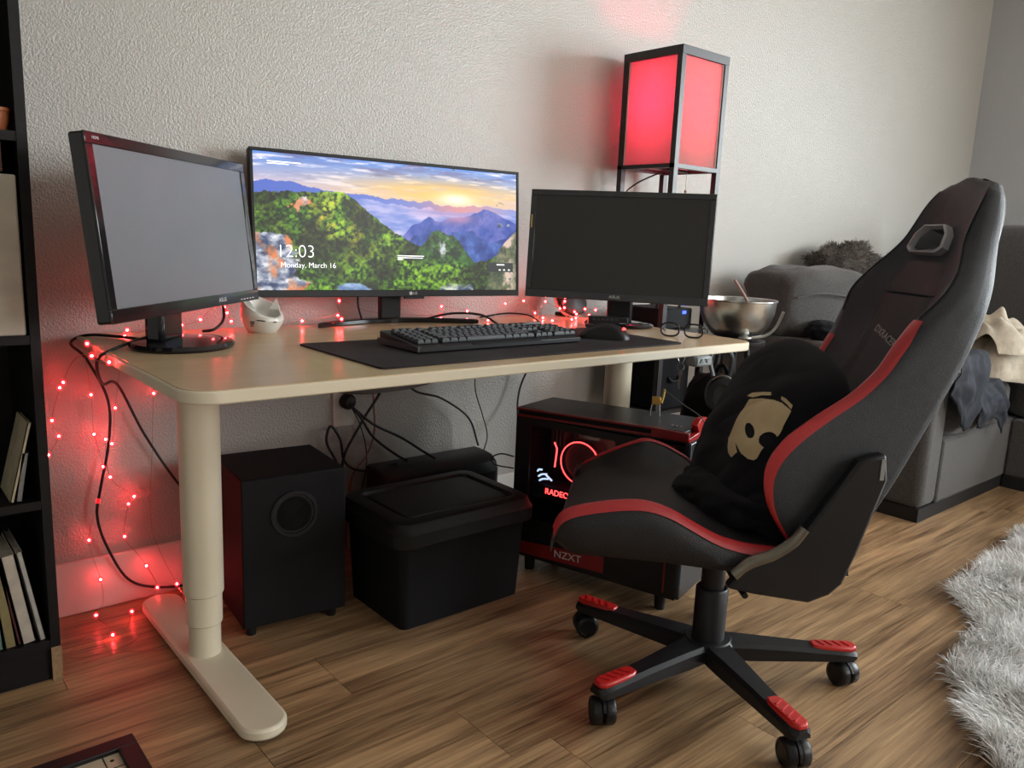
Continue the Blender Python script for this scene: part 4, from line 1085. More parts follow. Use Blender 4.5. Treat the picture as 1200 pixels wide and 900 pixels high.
for r, ws in enumerate(([1.25, 1.25, 1.25, 6.25, 1.25, 1.25, 1.25, 1.25], [2.25] + [1] * 10 + [2.75], [1.75] + [1] * 11 + [2.25], [1.5] + [1] * 12 + [1.5], [1] * 13 + [2])):
    x = mx0
    for w in ws: key(x, RY[r], w); x += w * P_
x = mx0; key(x, RY[5], 1); x += 2 * P_
for b in range(3):
    for k in range(4): key(x, RY[5], 1); x += P_
    x += P_ * .5
nx = mx0 + 15 * P_ + .006
for r in (3, 4, 5):
    for c in range(3): key(nx + c * P_, RY[r], 1)
for c in range(3): key(nx + c * P_, RY[0], 1)
key(nx + P_, RY[1], 1)
px_ = nx + 3 * P_ + .006
for r in range(1, 5):
    for c in range(4): key(px_ + c * P_, RY[r], 1)
key(px_, RY[0], 2); key(px_ + 2 * P_, RY[0], 1); key(px_ + 3 * P_, RY[0], 1)
MB().box(px_ + .01, px_ + .07, KD * .9, KD * .98, 0.031, 0.036).build('media_bar', M_GREY, kb, bevel=0.002)

ms = thing('mouse', 'black computer mouse with red light strip on the desk mat', 'mouse', (1.185, -0.585, ZP), R(38))
ms.scale = (1.15, 1.15, 1.05)
rows = []
for i in range(17):
    t = i / 16
    y_ = -0.062 + 0.124 * t
    e = max(0.02, 1 - (2 * t - 1) ** 4) ** .5
    hw = (0.031 + 0.004 * math.cos(2 * math.pi * t)) * e
    hh = 0.040 * (math.sin(math.pi * (0.10 + 0.80 * t)) ** .8) * e * (1.08 - .35 * (t)) + .004
    rows.append([(hw * math.cos(a), y_, max(0.0, hh * math.sin(a) ** .8)) for a in [math.pi * k / 16 for k in range(17)]])
MB().grid(rows).build('shell', M_BLK, ms, smooth=70)
MB().box(-.004, .004, .025, .045, .026, .035).build('wheel', M_DARK, ms, bevel=0.002)
MB().tube([(-.012, -.045, .028), (0, -.05, .0275), (.012, -.045, .028)], 0.0022, 6, 3).build('light_strip', M_GLOWR, ms)

gs = thing('eyeglasses', 'black framed eyeglasses lying on the desk right corner', 'glasses', (1.455, -0.64, H), R(-58))
M_LENS = glass_mat()
def lens_loop(cx):
    return [(cx + 0.026 * math.copysign(abs(math.cos(a)) ** .75, math.cos(a)), -0.001, 0.021 + 0.019 * math.copysign(abs(math.sin(a)) ** .75, math.sin(a))) for a in np.linspace(0, 2 * math.pi, 25)]
for sg in (-1, 1):
    MB().tube(lens_loop(sg * 0.034), 0.0027, 6, 1).build('rim', M_BLK, gs, smooth=60)
    MB().add([(a, b, c) for a, b, c in lens_loop(sg * .034)[:-1]], [tuple(range(24))]).build('lens', M_LENS, gs)
    MB().tube([(sg * .060, 0, .03), (sg * .066, .004, .030), (sg * .068, .05, .024), (sg * .066, .10, .010), (sg * .063, .135, .003)], 0.0022, 6, 4).build('temple', M_BLK, gs, smooth=60)
MB().tube([(-.009, 0, .026), (0, -.002, .029), (.009, 0, .026)], 0.002, 6, 3).build('bridge', M_BLK, gs, smooth=60)

ct = thing('ceramic_mask', 'white ceramic cat head cup with an open top beside the left monitor', 'ornament', (0.415, -0.115, H), R(-28))
rows = []
for zz, rx, ry, sh_ in ((0.0, .034, .030, 0), (0.006, .040, .036, 0), (0.022, .049, .045, 0), (0.040, .054, .050, .0), (0.055, .053, .049, 0), (0.066, .048, .044, .0)):
    rg = []
    for k in range(16):
        a = 2 * math.pi * k / 16
        tilt_ = 0.026 * math.cos(a - R(140)) * (zz / 0.066) ** 2
        rg.append((rx * math.cos(a), ry * math.sin(a), zz + tilt_))
    rows.append(rg)
rows += [[(x * .93, y * .93, z) for x, y, z in rows[-1]], [(x * .85, y * .85, z - .03) for x, y, z in rows[-1]], [(x * .4, y * .4, .012) for x, y, z in rows[-1]]]
MB().grid(rows, closed=True, cap=True).build('cup', M_CERAM, ct, smooth=25)
for sg in (-1, 1):
    MB().grid([[(sg * .030 - .012, -.006, .06), (sg * .030 + .014, -.006, .058), (sg * .030 + .014, .008, .058), (sg * .030 - .012, .008, .06)], [(sg * .036, 0, .088)] * 4], closed=True).build('ear', M_CERAM, ct)
M_INK = mat('black_ink', (.01, .01, .01), .6)
for k, (ang, zz, ln) in enumerate(((-112, .030, .011), (-112, .025, .010), (-112, .020, .007), (-88, .034, .02), (-50, .030, .009))):
    a = R(ang); rr_ = 0.0515 + .0005 * k
    c0 = Vector((rr_ * math.cos(a), rr_ * math.sin(a) * .93, zz)); d_ = Vector((-math.sin(a), math.cos(a), -0.1 if k == 3 else 0)) * ln / 2
    MB().tube([c0 - d_, c0, c0 + d_], 0.0014, 5, 1).build('whisker_mark', M_INK, ct)

dk = thing('usb_hub', 'small black box with ports standing at the right monitor foot', 'electronics', (1.435, -0.365, H), R(-40))
MB().box(-0.062, 0.062, -0.02, 0.02, 0.0, 0.034).build('body', M_BLK, dk, bevel=0.003)
for k in range(6):
    MB().box(-0.05 + .014 * k, -0.041 + .014 * k, -0.0208, -0.0195, 0.022, 0.029).build('port', M_DARK, dk)
MB().box(0.035, 0.055, -0.0206, -0.0198, 0.012, 0.015).build('label_print', M_LGREY, dk)

dc = thing('round_speaker', 'round black speaker with a white rim behind the right monitor', 'speaker', (1.56, -0.06, H + 0.0))
Td = Matrix.Translation((0, 0, 0.055)) @ Matrix.Rotation(R(62), 4, 'X')
MB().at(Td).lathe([(0.0, 0.0), (0.06, 0.0), (0.064, 0.01), (0.064, 0.02), (0.055, 0.026), (0.0, 0.03)], 36).build('body', M_BLK, dc, smooth=40)
MB().at(Td).lathe([(0.058, -.008), (0.066, -.006), (0.066, 0.004), (0.058, 0.004)], 36).build('rim', M_CERAM, dc, smooth=40)
MB().box(-0.03, 0.03, -0.03, 0.04, 0, 0.012).build('stand', M_BLK, dc, bevel=0.003)

cable('black cable arching over the desk behind the keyboard', [(0.93, -0.06, H + .005), (1.0, -0.12, H + .03), (1.04, -0.22, H + .036), (1.02, -0.33, H + .02), (0.97, -0.42, H + .032), (0.93, -0.46, H + .03)], 0.0034)
cable('thin black cable curving on the desk towards the keyboard right end', [(1.17, -0.05, H + .006), (1.24, -0.10, H + .022), (1.27, -0.18, H + .022), (1.23, -0.28, H + .006), (1.12, -0.40, H + .008)], 0.0026)
cable('black cable looping under the left monitor', [(0.27, -0.10, H + .006), (0.29, -0.12, H + .012), (0.32, -0.10, H + .03), (0.33, -0.08, H + .055), (0.33, -0.06, H + .10)], 0.0036)
cable('black cable hanging down behind the middle monitor', [(0.735, -0.035, H + .10), (0.74, -0.03, H + .05), (0.755, -0.03, H + .004)], 0.0030)

# ------------------------------------------------------------------ fairy lights
def halo_mat():  # see-through drop glows red to imitate the glare halo around a bulb
    m = bpy.data.materials.new('red_halo_drop'); m.use_nodes = True
    N, L = m.node_tree.nodes, m.node_tree.links
    out = N['Material Output']; N.remove(N['Principled BSDF'])
    t = N.new('ShaderNodeBsdfTransparent'); e = N.new('ShaderNodeEmission'); e.inputs['Color'].default_value = (1, 0.02, 0.03, 1); e.inputs['Strength'].default_value = 2.6
    mx = N.new('ShaderNodeMixShader'); mx.inputs['Fac'].default_value = 0.72
    L.new(e.outputs[0], mx.inputs[1]); L.new(t.outputs[0], mx.inputs[2]); L.new(mx.outputs[0], out.inputs['Surface'])
    return m
bulb_me = MB().sphere((0, 0, 0), 0.0030, 4).mesh('bulb', M_LED, 180)
halo_me = MB().sphere((0, 0, 0), 0.0065, 6, (1, 1, 1.2)).mesh('halo_drop', halo_mat(), 180)
def fairy(label, chains, bulbs):
    t = thing('fairy_lights', label, 'string lights')
    for c in chains:
        MB().tube(c, 0.0007, 4, 6).build('wire', M_WIRE, t)
    for b in bulbs:
        bo_ = link_copy('bulb', bulb_me, t, loc=b)
        link_copy('halo_drop', halo_me, bo_)
D_ = [(-0.015, -0.223, 0.716), (-0.022, -0.29, 0.700), (-0.012, -0.383, 0.700), (0.11, -0.05, 0.72), (0.084, -0.127, 0.716), (0.196, -0.05, 0.728), (0.236, -0.05, 0.727), (0.282, -0.05, 0.739), (0.32, -0.05, 0.776), (0.343, -0.05, 0.769), (0.35, -0.05, 0.754), (0.36, -0.05, 0.732)]
fairy('string of red fairy lights lying behind the left monitor stand', [D_], D_)
D2 = [(0.50, -0.03, 0.714), (0.556, -0.05, 0.726), (0.664, -0.05, 0.738), (0.654, -0.09, 0.732), (0.668, -0.05, 0.779), (0.80, -0.02, 0.74), (1.018, -0.05, 0.728), (1.019, -0.05, 0.755), (1.12, -0.05, 0.738), (1.138, -0.135, 0.7165), (1.276, -0.05, 0.758), (1.356, -0.05, 0.766), (1.41, -0.05, 0.723), (1.376, -0.128, 0.7165), (1.42, -0.06, 0.735), (1.455, -0.05, 0.762)]
fairy('string of red fairy lights trailing behind the middle monitor', [D2], [p for i, p in enumerate(D2) if i not in (0, 5, 14)])
D3 = [(1.342, -0.21, 0.7165), (1.40, -0.24, 0.722), (1.443, -0.216, 0.722), (1.45, -0.13, 0.745), (1.50, -0.10, 0.766), (1.49, -0.11, 0.745), (1.518, -0.202, 0.728), (1.53, -0.13, 0.724), (1.50, -0.15, 0.735), (1.56, -0.14, 0.742), (1.55, -0.20, 0.745)]
fairy('tangle of red fairy lights at the foot of the right monitor', [D3, [(1.455, -0.05, 0.762), (1.47, -0.12, 0.74), (1.52, -0.17, 0.73)]], D3)
Hg = [(-0.026, -0.02, 0.6), (-0.034, -0.02, 0.588), (0.035, 0.0, 0.561), (0.087, 0.0, 0.523), (0.178, 0.0, 0.551), (-0.054, -0.02, 0.512), (-0.042, -0.02, 0.473), (0.037, 0.0, 0.463), (0.062, 0.0, 0.447), (0.076, 0.0, 0.434), (-0.066, -0.02, 0.431), (0.053, 0.0, 0.379), (0.068, 0.0, 0.35), (0.038, 0.0, 0.294), (0.107, 0.0, 0.273), (0.121, 0.0, 0.29), (0.094, 0.0, 0.189), (0.013, 0.0, 0.197), (0.143, 0.0, 0.098), (0.034, 0.0, 0.088)]
Fl = [(0.159, -0.03, 0.045), (0.208, -0.03, 0.042), (0.083, -0.079, 0.02), (0.004, -0.072, 0.03), (0.019, -0.16, 0.012)]
g_ = lambda *ix: [Hg[i] for i in ix]
chains = [[(0.0, -0.20, 0.70), (-0.02, -0.1, 0.66)] + g_(0, 1, 5, 6, 10), [(0.02, -0.01, 0.70)] + g_(2, 7, 11, 13, 17, 19) + [(0.03, -0.03, 0.04), Fl[3], (0.02, -0.10, 0.01), Fl[4]],
          [(0.11, -0.01, 0.69)] + g_(3, 9, 8, 12, 15, 14, 16) + [(0.12, 0, 0.14)] + g_(18) + [Fl[0], (0.12, -0.05, 0.03), Fl[2], (0.05, -0.14, 0.008), (-0.03, -0.13, 0.006), (-0.08, -0.2, 0.004), (0.0, -0.22, 0.004), (0.06, -0.20, 0.006), (0.07, -0.14, 0.01)],
          [(0.19, -0.01, 0.68), Hg[4], (0.17, 0.0, 0.42), (0.16, 0.0, 0.2), Fl[1], (0.20, -0.10, 0.045), (0.205, -0.16, 0.02), (0.12, -0.28, 0.004), (0.02, -0.24, 0.004), (-0.06, -0.24, 0.003)]]
fairy('string of red fairy lights hanging from the desk left end to the floor', chains, Hg + Fl)

# ------------------------------------------------------------------ bookcase, books, picture frame
bc = thing('bookcase', 'tall black bookcase against the wall at the left edge', 'bookcase', (-0.109, -0.275, 0))
BD, BH = 0.300, 1.9
MB().box(-0.018, 0, 0, BD, 0, BH).build('side_panel', M_WOODB, bc)
MB().box(-0.80, -0.782, 0, BD, 0, BH).build('side_panel', M_WOODB, bc)
MB().box(-0.782, -0.018, BD - .006, BD, 0.08, BH).build('back_panel', M_WOODB, bc)
MB().box(-0.782, -0.018, 0.012, 0.03, 0, 0.076).build('plinth', M_WOODB, bc)
for z in (0.076, 0.385, 0.727, 1.115, 1.50, 1.882):
    MB().box(-0.782, -0.018, 0.002, BD - .006, z, z + 0.018).build('shelf', M_WOODB, bc)
MB().box(-0.0185, 0.0008, -0.0012, 0.0, 0.0, 0.078).build('chipped_edge', mat('raw_chipboard', (0.30, 0.19, 0.10), 0.8, var=0.3, scale=120), bc)
def book(label, x, z, th, h, d, col, tilt=0, y=-0.262, cat='book', grp=None):
    t = thing('book', label, cat, (x, y, z), 0, grp)
    t.rotation_euler = (0, R(tilt), 0)
    m = mat('book_cover_%d' % (hash(label) % 9999), col, 0.55, var=0.15, scale=30)
    c = MB(); c.box(-th, 0, 0, 0.002, 0, h).box(-th, -th + .002, 0, d, 0, h).box(-.002, 0, 0, d, 0, h)
    c.build('cover', m, t)
    MB().box(-th + .002, -.002, 0.002, d - .004, 0.004, h - .004).build('pages', M_PAPER, t)
    return t
book('grey white book leaning rightmost on the bottom bookcase shelf', -0.133, 0.096, 0.012, 0.205, 0.16, (0.42, 0.41, 0.38), -9)
book('thick cream book leaning on the bottom bookcase shelf', -0.152, 0.098, 0.024, 0.200, 0.15, (0.50, 0.45, 0.38), -8)
book('thin dark red book leaning on the bottom bookcase shelf', -0.178, 0.098, 0.007, 0.20, 0.15, (0.10, 0.02, 0.02), -8)
bk4 = book('olive yellow book on the bottom bookcase shelf', -0.187, 0.096, 0.02, 0.18, 0.15, (0.24, 0.20, 0.09), -5)
book('green book leftmost in view on the bottom bookcase shelf', -0.210, 0.096, 0.02, 0.15, 0.15, (0.12, 0.20, 0.17), -3)
book('thin pale book leaning on the middle bookcase shelf', -0.172, 0.405, 0.008, 0.165, 0.12, (0.50, 0.44, 0.30), 14)
book('small grey notebook leaning on the middle bookcase shelf', -0.158, 0.405, 0.012, 0.10, 0.12, (0.20, 0.20, 0.20), 10)
book('brown box like book lying high in the bookcase', -0.150, 1.058, 0.10, 0.055, 0.12, (0.10, 0.045, 0.03), 0)
cv = thing('canvas_board', 'large cream marbled board leaning in the bookcase', 'board', (-0.132, -0.272, 0.745))
MB().box(-0.30, 0, 0, 0.022, 0, 0.308).build('panel', mat('cream_marble_board', (0.55, 0.51, 0.43), 0.6, var=0.14, scale=7, stretch=(1, 1, 2.2)), cv, bevel=0.004)
MB().box(-0.30, 0, 0.022, 0.026, 0, 0.308).build('backing', M_PAPER, cv)
og = thing('clay_pot', 'small orange clay pot on the upper bookcase shelf', 'pot', (-0.155, -0.24, 1.133))
MB().lathe([(0.018, 0), (0.024, 0.02), (0.025, 0.034), (0.027, 0.036), (0.027, 0.042), (0.022, 0.042), (0.02, 0.01), (0.0, 0.01)], 20).build('bowl', mat('orange_clay', (0.35, 0.10, 0.03), 0.6), og, smooth=40)

pf = thing('picture_frame', 'black picture frame lying on the floor in the front left corner', 'picture frame', (-0.052, -0.586, 0))
FW_ = 0.034
for a, b, c, d in ((-0.42, 0, -FW_, 0), (-0.42, 0, -0.52, -0.52 + FW_), (-0.42, -0.42 + FW_, -0.52 + FW_, -FW_), (-FW_, 0, -0.52 + FW_, -FW_)):
    MB().box(a, b, c, d, 0, 0.018).build('moulding', M_BLK, pf, bevel=0.002)
MB().box(-0.42 + FW_, -FW_, -0.52 + FW_, -FW_, 0.001, 0.009).build('print', mat('cream_print_paper', (0.58, 0.50, 0.36), 0.5, var=0.06), pf)
MB().box(-0.42 + FW_, -FW_, -FW_ - 0.043, -FW_ - 0.041, 0.009, 0.0095).build('printed_line', M_INK, pf)
MB().box(-0.062, -0.060, -0.52 + FW_, -FW_, 0.009, 0.0095).build('printed_line', M_INK, pf)
for (x_, y_) in ((-0.049, -0.052), (-0.095, -0.058), (-0.12, -0.06)):
    MB().lathe([(0.004, 0), (0.003, .0006)], 8, c=(x_, y_, .009)).build('printed_mark', M_INK, pf)

# ------------------------------------------------------------------ sofa and what lies on it
def puff(cx, cy, cz, sx, sy, sz, e1=0.45, e2=0.45, n=28, noise=0.0, seed=0.0, fr=4.0, T=None):
    m = MB()
    if T is not None: m.at(T)
    pw = lambda c, e: math.copysign(abs(c) ** e, c)
    rows = []
    for i in range(n + 1):
        ph = -math.pi / 2 + math.pi * i / n
        ring_ = []
        for k in range(n * 2):
            th = math.pi * k / n
            x, y, z = pw(math.cos(ph), e1) * pw(math.cos(th), e2), pw(math.cos(ph), e1) * pw(math.sin(th), e2), pw(math.sin(ph), e1)
            if noise:
                q = Vector((x * fr + seed, y * fr, z * fr))
                f_ = 1 + noise * (mnoise.noise(q) + .6 * abs(mnoise.noise(q * 1.9)))
                x, y, z = x * f_, y * f_, z * f_
            ring_.append((cx + sx * x / 1, cy + sy * y, cz + sz * z))
        rows.append(ring_)
    return m.grid(rows, closed=True, cap=True)
sofa = thing('sectional_sofa', 'large grey fabric corner sofa against the wall beyond the chair', 'sofa')
MB().box(2.56, 2.70, -0.93, -0.02, 0.05, 0.615).build('arm', M_SOFA, sofa, bevel=0.03, seg=4)
MB().box(2.70, 4.40, -0.93, -0.02, 0.05, 0.30).build('base', M_SOFA, sofa, bevel=0.012)
MB().box(3.38, 4.40, -2.3, -0.93, 0.05, 0.30).build('chaise_base', M_SOFA, sofa, bevel=0.012)
puff(3.04, -0.60, 0.385, 0.335, 0.345, 0.095, .3, .3).build('seat_cushion', M_SOFA, sofa, smooth=180)
puff(3.80, -1.55, 0.385, 0.40, 0.72, 0.095, .3, .3).build('seat_cushion', M_SOFA, sofa, smooth=180)
puff(3.75, -0.55, 0.385, 0.36, 0.33, 0.095, .3, .3).build('seat_cushion', M_SOFA, sofa, smooth=180)
MB().box(2.57, 4.40, -0.24, -0.0, 0.3, 0.72).build('back', M_SOFA, sofa, bevel=0.04, seg=4)
MB().box(4.18, 4.42, -2.3, -0.24, 0.3, 0.85).build('back', M_SOFA, sofa, bevel=0.04, seg=4)
puff(4.10, -0.72, 0.80, 0.15, 0.40, 0.34, .45, .45).build('back_cushion', M_SOFA, sofa, smooth=180)
puff(4.10, -1.55, 0.78, 0.15, 0.40, 0.32, .45, .45).build('back_cushion', M_SOFA, sofa, smooth=180)
M_SKIRT = mat('sofa_dark_base', (0.008, 0.008, 0.009), 0.6)
MB().box(2.565, 4.39, -0.925, -0.03, 0.0, 0.052).build('plinth', M_SKIRT, sofa)
MB().box(3.385, 4.39, -2.29, -0.93, 0.0, 0.052).build('plinth', M_SKIRT, sofa)

pil = thing('throw_pillow', 'big rounded grey cushion slumped on the sofa arm corner', 'cushion', (2.80, -0.255, 0.752), R(-12))
puff(0, 0, 0, 0.255, 0.15, 0.150, .42, .5, noise=.12, seed=3, fr=1.8).build('cover', M_SOFA, pil, smooth=180)
MB().tube([(-.22, -.150, .03), (-.1, -.166, .05), (.1, -.166, .035), (.22, -.150, .045)], .004, 6, 6).build('seam', M_SOFA, pil, smooth=60)

def fur_blades(pts, nrm, length, width, lay, spread, m_name, col0, col1):
    """two-segment blades growing from points; every blade is its own thin strip"""
    n = len(pts)
    d = nrm + lay + rng.normal(0, spread, (n, 3))
    d /= np.linalg.norm(d, axis=1, keepdims=True)
    side = np.cross(d, rng.normal(0, 1, (n, 3))); side /= np.linalg.norm(side, axis=1, keepdims=True)
    L_ = (length * rng.uniform(.6, 1.2, n))[:, None]
    mid = pts + d * L_ * .55
    bend = rng.normal(0, .35, (n, 3)) - np.array([0, 0, .35])
    tip = mid + (d + bend * .8) * L_ * .45
    tip[:, 2] = np.maximum(tip[:, 2], 0.004)
    w = width
    v = np.stack([pts - side * w, pts + side * w, mid + side * w * .8, mid - side * w * .8, tip], 1).reshape(-1, 3)
    base = np.arange(n)[:, None] * 5
    quads = (base + np.array([[0, 1, 2, 3]]))
    tris = (base + np.array([[3, 2, 4]]))
    me = bpy.data.meshes.new(m_name)
    me.from_pydata(v.tolist(), [], quads.tolist() + tris.tolist())
    m = mat(m_name, tuple((np.array(col0) + np.array(col1)) / 2), 0.85, var=0.35, scale=14, sheen=0.3)
    me.materials.append(m)
    return me
th = thing('fur_throw', 'dark brown fur throw heaped on the sofa back above the cushion', 'throw', (3.36, -0.125, 0.80), R(-3))
M_FURB = mat('dark_fur_base', (0.06, 0.05, 0.042), 0.95, bump=.6, bscale=200)
body_ = puff(0, 0, 0.05, 0.25, 0.09, 0.13, .8, .8, noise=.35, seed=5, fr=2.2)
tb = body_.build('cloth', M_FURB, th, smooth=180)
co_ = np.array([tuple(v) for v in body_.v])
ix = rng.integers(0, len(co_), 14000)
nn = co_[ix] - np.array([0, 0, 0.02]); nn /= np.array([.25, .09, .13]) ** 2; nn /= np.linalg.norm(nn, axis=1, keepdims=True)
fo = bpy.data.objects.new('fur', fur_blades(co_[ix] + rng.normal(0, .006, (14000, 3)), nn, 0.022, 0.0012, np.array([0.2, 0, -.3]), .45, 'dark_brown_fur', (.07, .055, .045), (.13, .11, .09)))
COL.objects.link(fo); fo.parent = th; fo['kind'] = 'stuff'

blk = thing('knit_blanket', 'crumpled beige knit blanket on the sofa seat behind the chair', 'blanket', (3.42, -0.74, 0.56), R(12))
M_BEI = mat('beige_knit', (0.52, 0.46, 0.37), 0.9, var=0.15, scale=30, bump=.4, bscale=300)
def crumple(n, rx, ry, hz, seed, name, m, par, c=(0, 0, 0), base=-0.08):
    rows_ = []
    for i in range(n + 1):
        rw = []
        for k in range(n + 1):
            u, v = -1 + 2 * i / n, -1 + 2 * k / n
            w = Vector((u * 1.5 + seed, v * 1.5, seed))
            wx, wy = mnoise.noise(w) * .35, mnoise.noise(w + Vector((5, 3, 1))) * .35
            rr_ = (abs(u + wx * .5) ** 2.4 + abs(v + wy * .5) ** 2.4)
            dome = max(0.0, 1 - rr_) ** .45
            rg = 1 - abs(mnoise.noise(Vector((u * 2.0 + wx * 3 + seed, v * 1.1 + wy * 2, 4.0)))) * 2.6
            r2g = 1 - abs(mnoise.noise(Vector((u * 1.3 + v * 3.0 + wx * 2, v * 2.2 - u, seed + 9)))) * 2.6
            z = base + dome * (hz + .026 * math.sin(5.5 * u + 3 * v + 9 * wx) + .020 * math.sin(7 * v - 4 * u + 8 * wy + seed))
            rw.append((c[0] + u * rx * (1 + .15 * wx), c[1] + v * ry * (1 + .15 * wy), c[2] + z))
        rows_.append(rw)
    return MB().grid(rows_).build(name, m, par, smooth=180)
crumple(64, 0.26, 0.22, 0.17, 3.3, 'lower_folds', M_BEI, blk, (0.02, 0, 0))
crumple(48, 0.15, 0.14, 0.14, 9.1, 'upper_folds', M_BEI, blk, (-0.09, -0.06, 0.11))
puff(0.24, 0.06, 0.05, 0.13, 0.11, 0.08, .8, .8, 30, noise=.25, seed=37, fr=2.0).build('side_fold', mat('cream_knit', (0.58, 0.53, 0.42), .9, bump=.4), blk, smooth=180)

jn = thing('denim_trousers', 'dark blue denim trousers draped over the sofa front edge', 'clothing', (0, 0, 0))
M_DEN = mat('dark_denim', (0.010, 0.013, 0.022), 0.85, var=0.35, scale=25, bump=.3, bscale=700)
def drape(x0, x1, zt, zb0, zb1, seed, name):
    rows = []
    for i in range(31):
        t = i / 30
        x = x0 + (x1 - x0) * t
        zb_ = zb0 + (zb1 - zb0) * t + 0.05 * math.sin(5 * t + seed)
        rw = []
        for k in range(25):
            q = k / 24
            if q < .3:
                yy = -0.72 - 0.24 * q / .3; zz = zt
            else:
                yy = -0.965 - 0.02 * math.sin(math.pi * (q - .3) / .7); zz = zt - (zt - zb_) * (q - .3) / .7
            f_ = mnoise.noise(Vector((x * 9 + seed, q * 3, seed))) * .03 + .015 * abs(mnoise.noise(Vector((x * 22, q * 6, seed))))
            rw.append((x + .03 * math.sin(4 * q + seed), yy - abs(f_) * (1 if q > .2 else .3), zz + (abs(f_) * .8 if q < .35 else 0)))
        rows.append(rw)
    o = MB().grid(rows).build(name, M_DEN, jn, smooth=180)
    md_ = o.modifiers.new('thick', 'SOLIDIFY'); md_.thickness = 0.004
    return o
drape(2.60, 2.86, 0.625, 0.44, 0.36, 1.3, 'leg')
drape(2.82, 3.12, 0.50, 0.40, 0.26, 4.1, 'leg')

hat = thing('winter_hat', 'small black hat with cream lining on the sofa beside the chair back', 'hat', (2.66, -0.42, 0.618), R(20))
puff(0, 0, .035, .085, .06, .04, .9, .9, 24, noise=.15, seed=2, fr=3).build('crown', M_CLOTH, hat, smooth=180)
puff(0.0, -0.052, .03, .05, .012, .018, .9, .9, 18).build('lining', M_BEI, hat, smooth=180)

# ------------------------------------------------------------------ right of the desk
stl = thing('plant_stand', 'slim round black stand carrying the steel mixing bowl', 'stand', (1.87, -0.54, 0))
MB().lathe([(0, .655), (0.095, .655), (0.10, .662), (0.10, .672), (0.0, .672)], 32).build('top', M_BLK, stl, smooth=40)
for k in range(3):
    a = R(30 + 120 * k)
    MB().cyl((.11 * math.cos(a), .11 * math.sin(a), 0), (.05 * math.cos(a), .05 * math.sin(a), .657), .009, .009, 10).build('leg', M_BLK, stl, smooth=40)
bw = thing('mixing_bowl', 'stainless steel mixing bowl on a stand right of the desk', 'bowl', (1.87, -0.54, 0.672))
prof = [(0.0, 0.002), (0.05, 0.002), (0.08, .018), (0.105, .048), (0.120, .090), (0.124, .128), (0.128, .130), (0.128, .134), (0.121, .133), (0.117, .092), (0.101, .050), (0.076, .022), (0.048, .008), (0.0, .007)]
MB().lathe(prof, 48).build('shell', M_STEEL, bw, smooth=50)
sp_ = thing('wooden_spoon', 'pinkish wooden spoon standing in the steel bowl', 'spoon', (1.87, -0.54, 0.672))
MB().tube([(0.085, -.02, .05), (0.05, 0.0, .13), (0.0, 0.02, .195)], 0.0045, 8, 3).build('handle', mat('pink_wood', (0.40, 0.22, 0.19), .6), sp_, smooth=60)
puff(0.095, -.025, .035, .018, .012, .024, .9, .9, 12).build('spoon_head', mat('pink_wood', (0.40, 0.22, 0.19), .6), sp_, smooth=180)
ld = thing('metal_ladle', 'curved metal ladle handle hooked beside the bowl rim', 'ladle')
MB().tube([(1.83, -0.63, 0.690), (1.86, -0.66, 0.698), (1.875, -0.685, 0.726), (1.88, -0.705, 0.778)], 0.006, 8, 6, .5).build('handle', M_STEEL, ld, smooth=60)
puff(1.815, -0.615, 0.688, .022, .022, .007, .9, .9, 12).build('ladle_cup', M_STEEL, ld, smooth=180)

bp_ = thing('backpack', 'black fabric backpack standing on the floor behind the chair back', 'bag', (1.66, -0.66, 0))
puff(0, 0, .29, .095, .12, .29, .5, .6, 30, noise=.08, seed=9, fr=2).build('body', M_CLOTH, bp_, smooth=180)
puff(-.06, -.09, .20, .05, .06, .14, .5, .6, 20, noise=.08, seed=4, fr=2).build('pocket', M_CLOTH, bp_, smooth=180)
MB().tube([(-.06, -.05, .55), (-.10, -.10, .48), (-.11, -.13, .34), (-.08, -.11, .16)], .014, 8, 6, .35).build('strap', M_BLK2, bp_, smooth=60)
MB().tube([(-.02, .03, .57), (-.02, 0, .62), (-.02, -.04, .57)], .007, 8, 5).build('top_loop', M_BLK2, bp_, smooth=60)

hs_ = thing('headset', 'black headset with a silver ring hanging under the desk right end', 'headset', (1.535, -0.735, 0.55), R(-40))
Th = Matrix.Rotation(R(90), 4, 'X')
MB().at(Th).lathe([(0.0, -.02), (0.040, -.02), (0.044, -.012), (0.044, .008), (0.040, .016), (0.026, .018), (0.024, .010), (0.0, .010)], 32, sy=1.25).build('ear_cup', M_BLK, hs_, smooth=40)
MB().at(Th).lathe([(0.0, .0105), (0.022, .0105)], 24, sy=1.3).build('ear_pad', mat('ear_pad_brown', (0.055, 0.05, 0.045), .9), hs_)
MB().at(Th).tube([(0.046 * math.cos(a), 0.058 * math.sin(a), .012) for a in np.linspace(R(-60), R(130), 20)], 0.0022, 6, 1).build('silver_ring', M_STEEL, hs_, smooth=60)
MB().tube([(-.02, .02, .05), (-.03, .03, .10), (0.0, .06, .134), (.05, .09, .10), (.05, .10, .03)], .010, 8, 6, .5).build('headband', M_BLK, hs_, smooth=60)
MB().box(-.012, .012, .05, .07, .128, .137).build('hook', M_BLK, hs_)

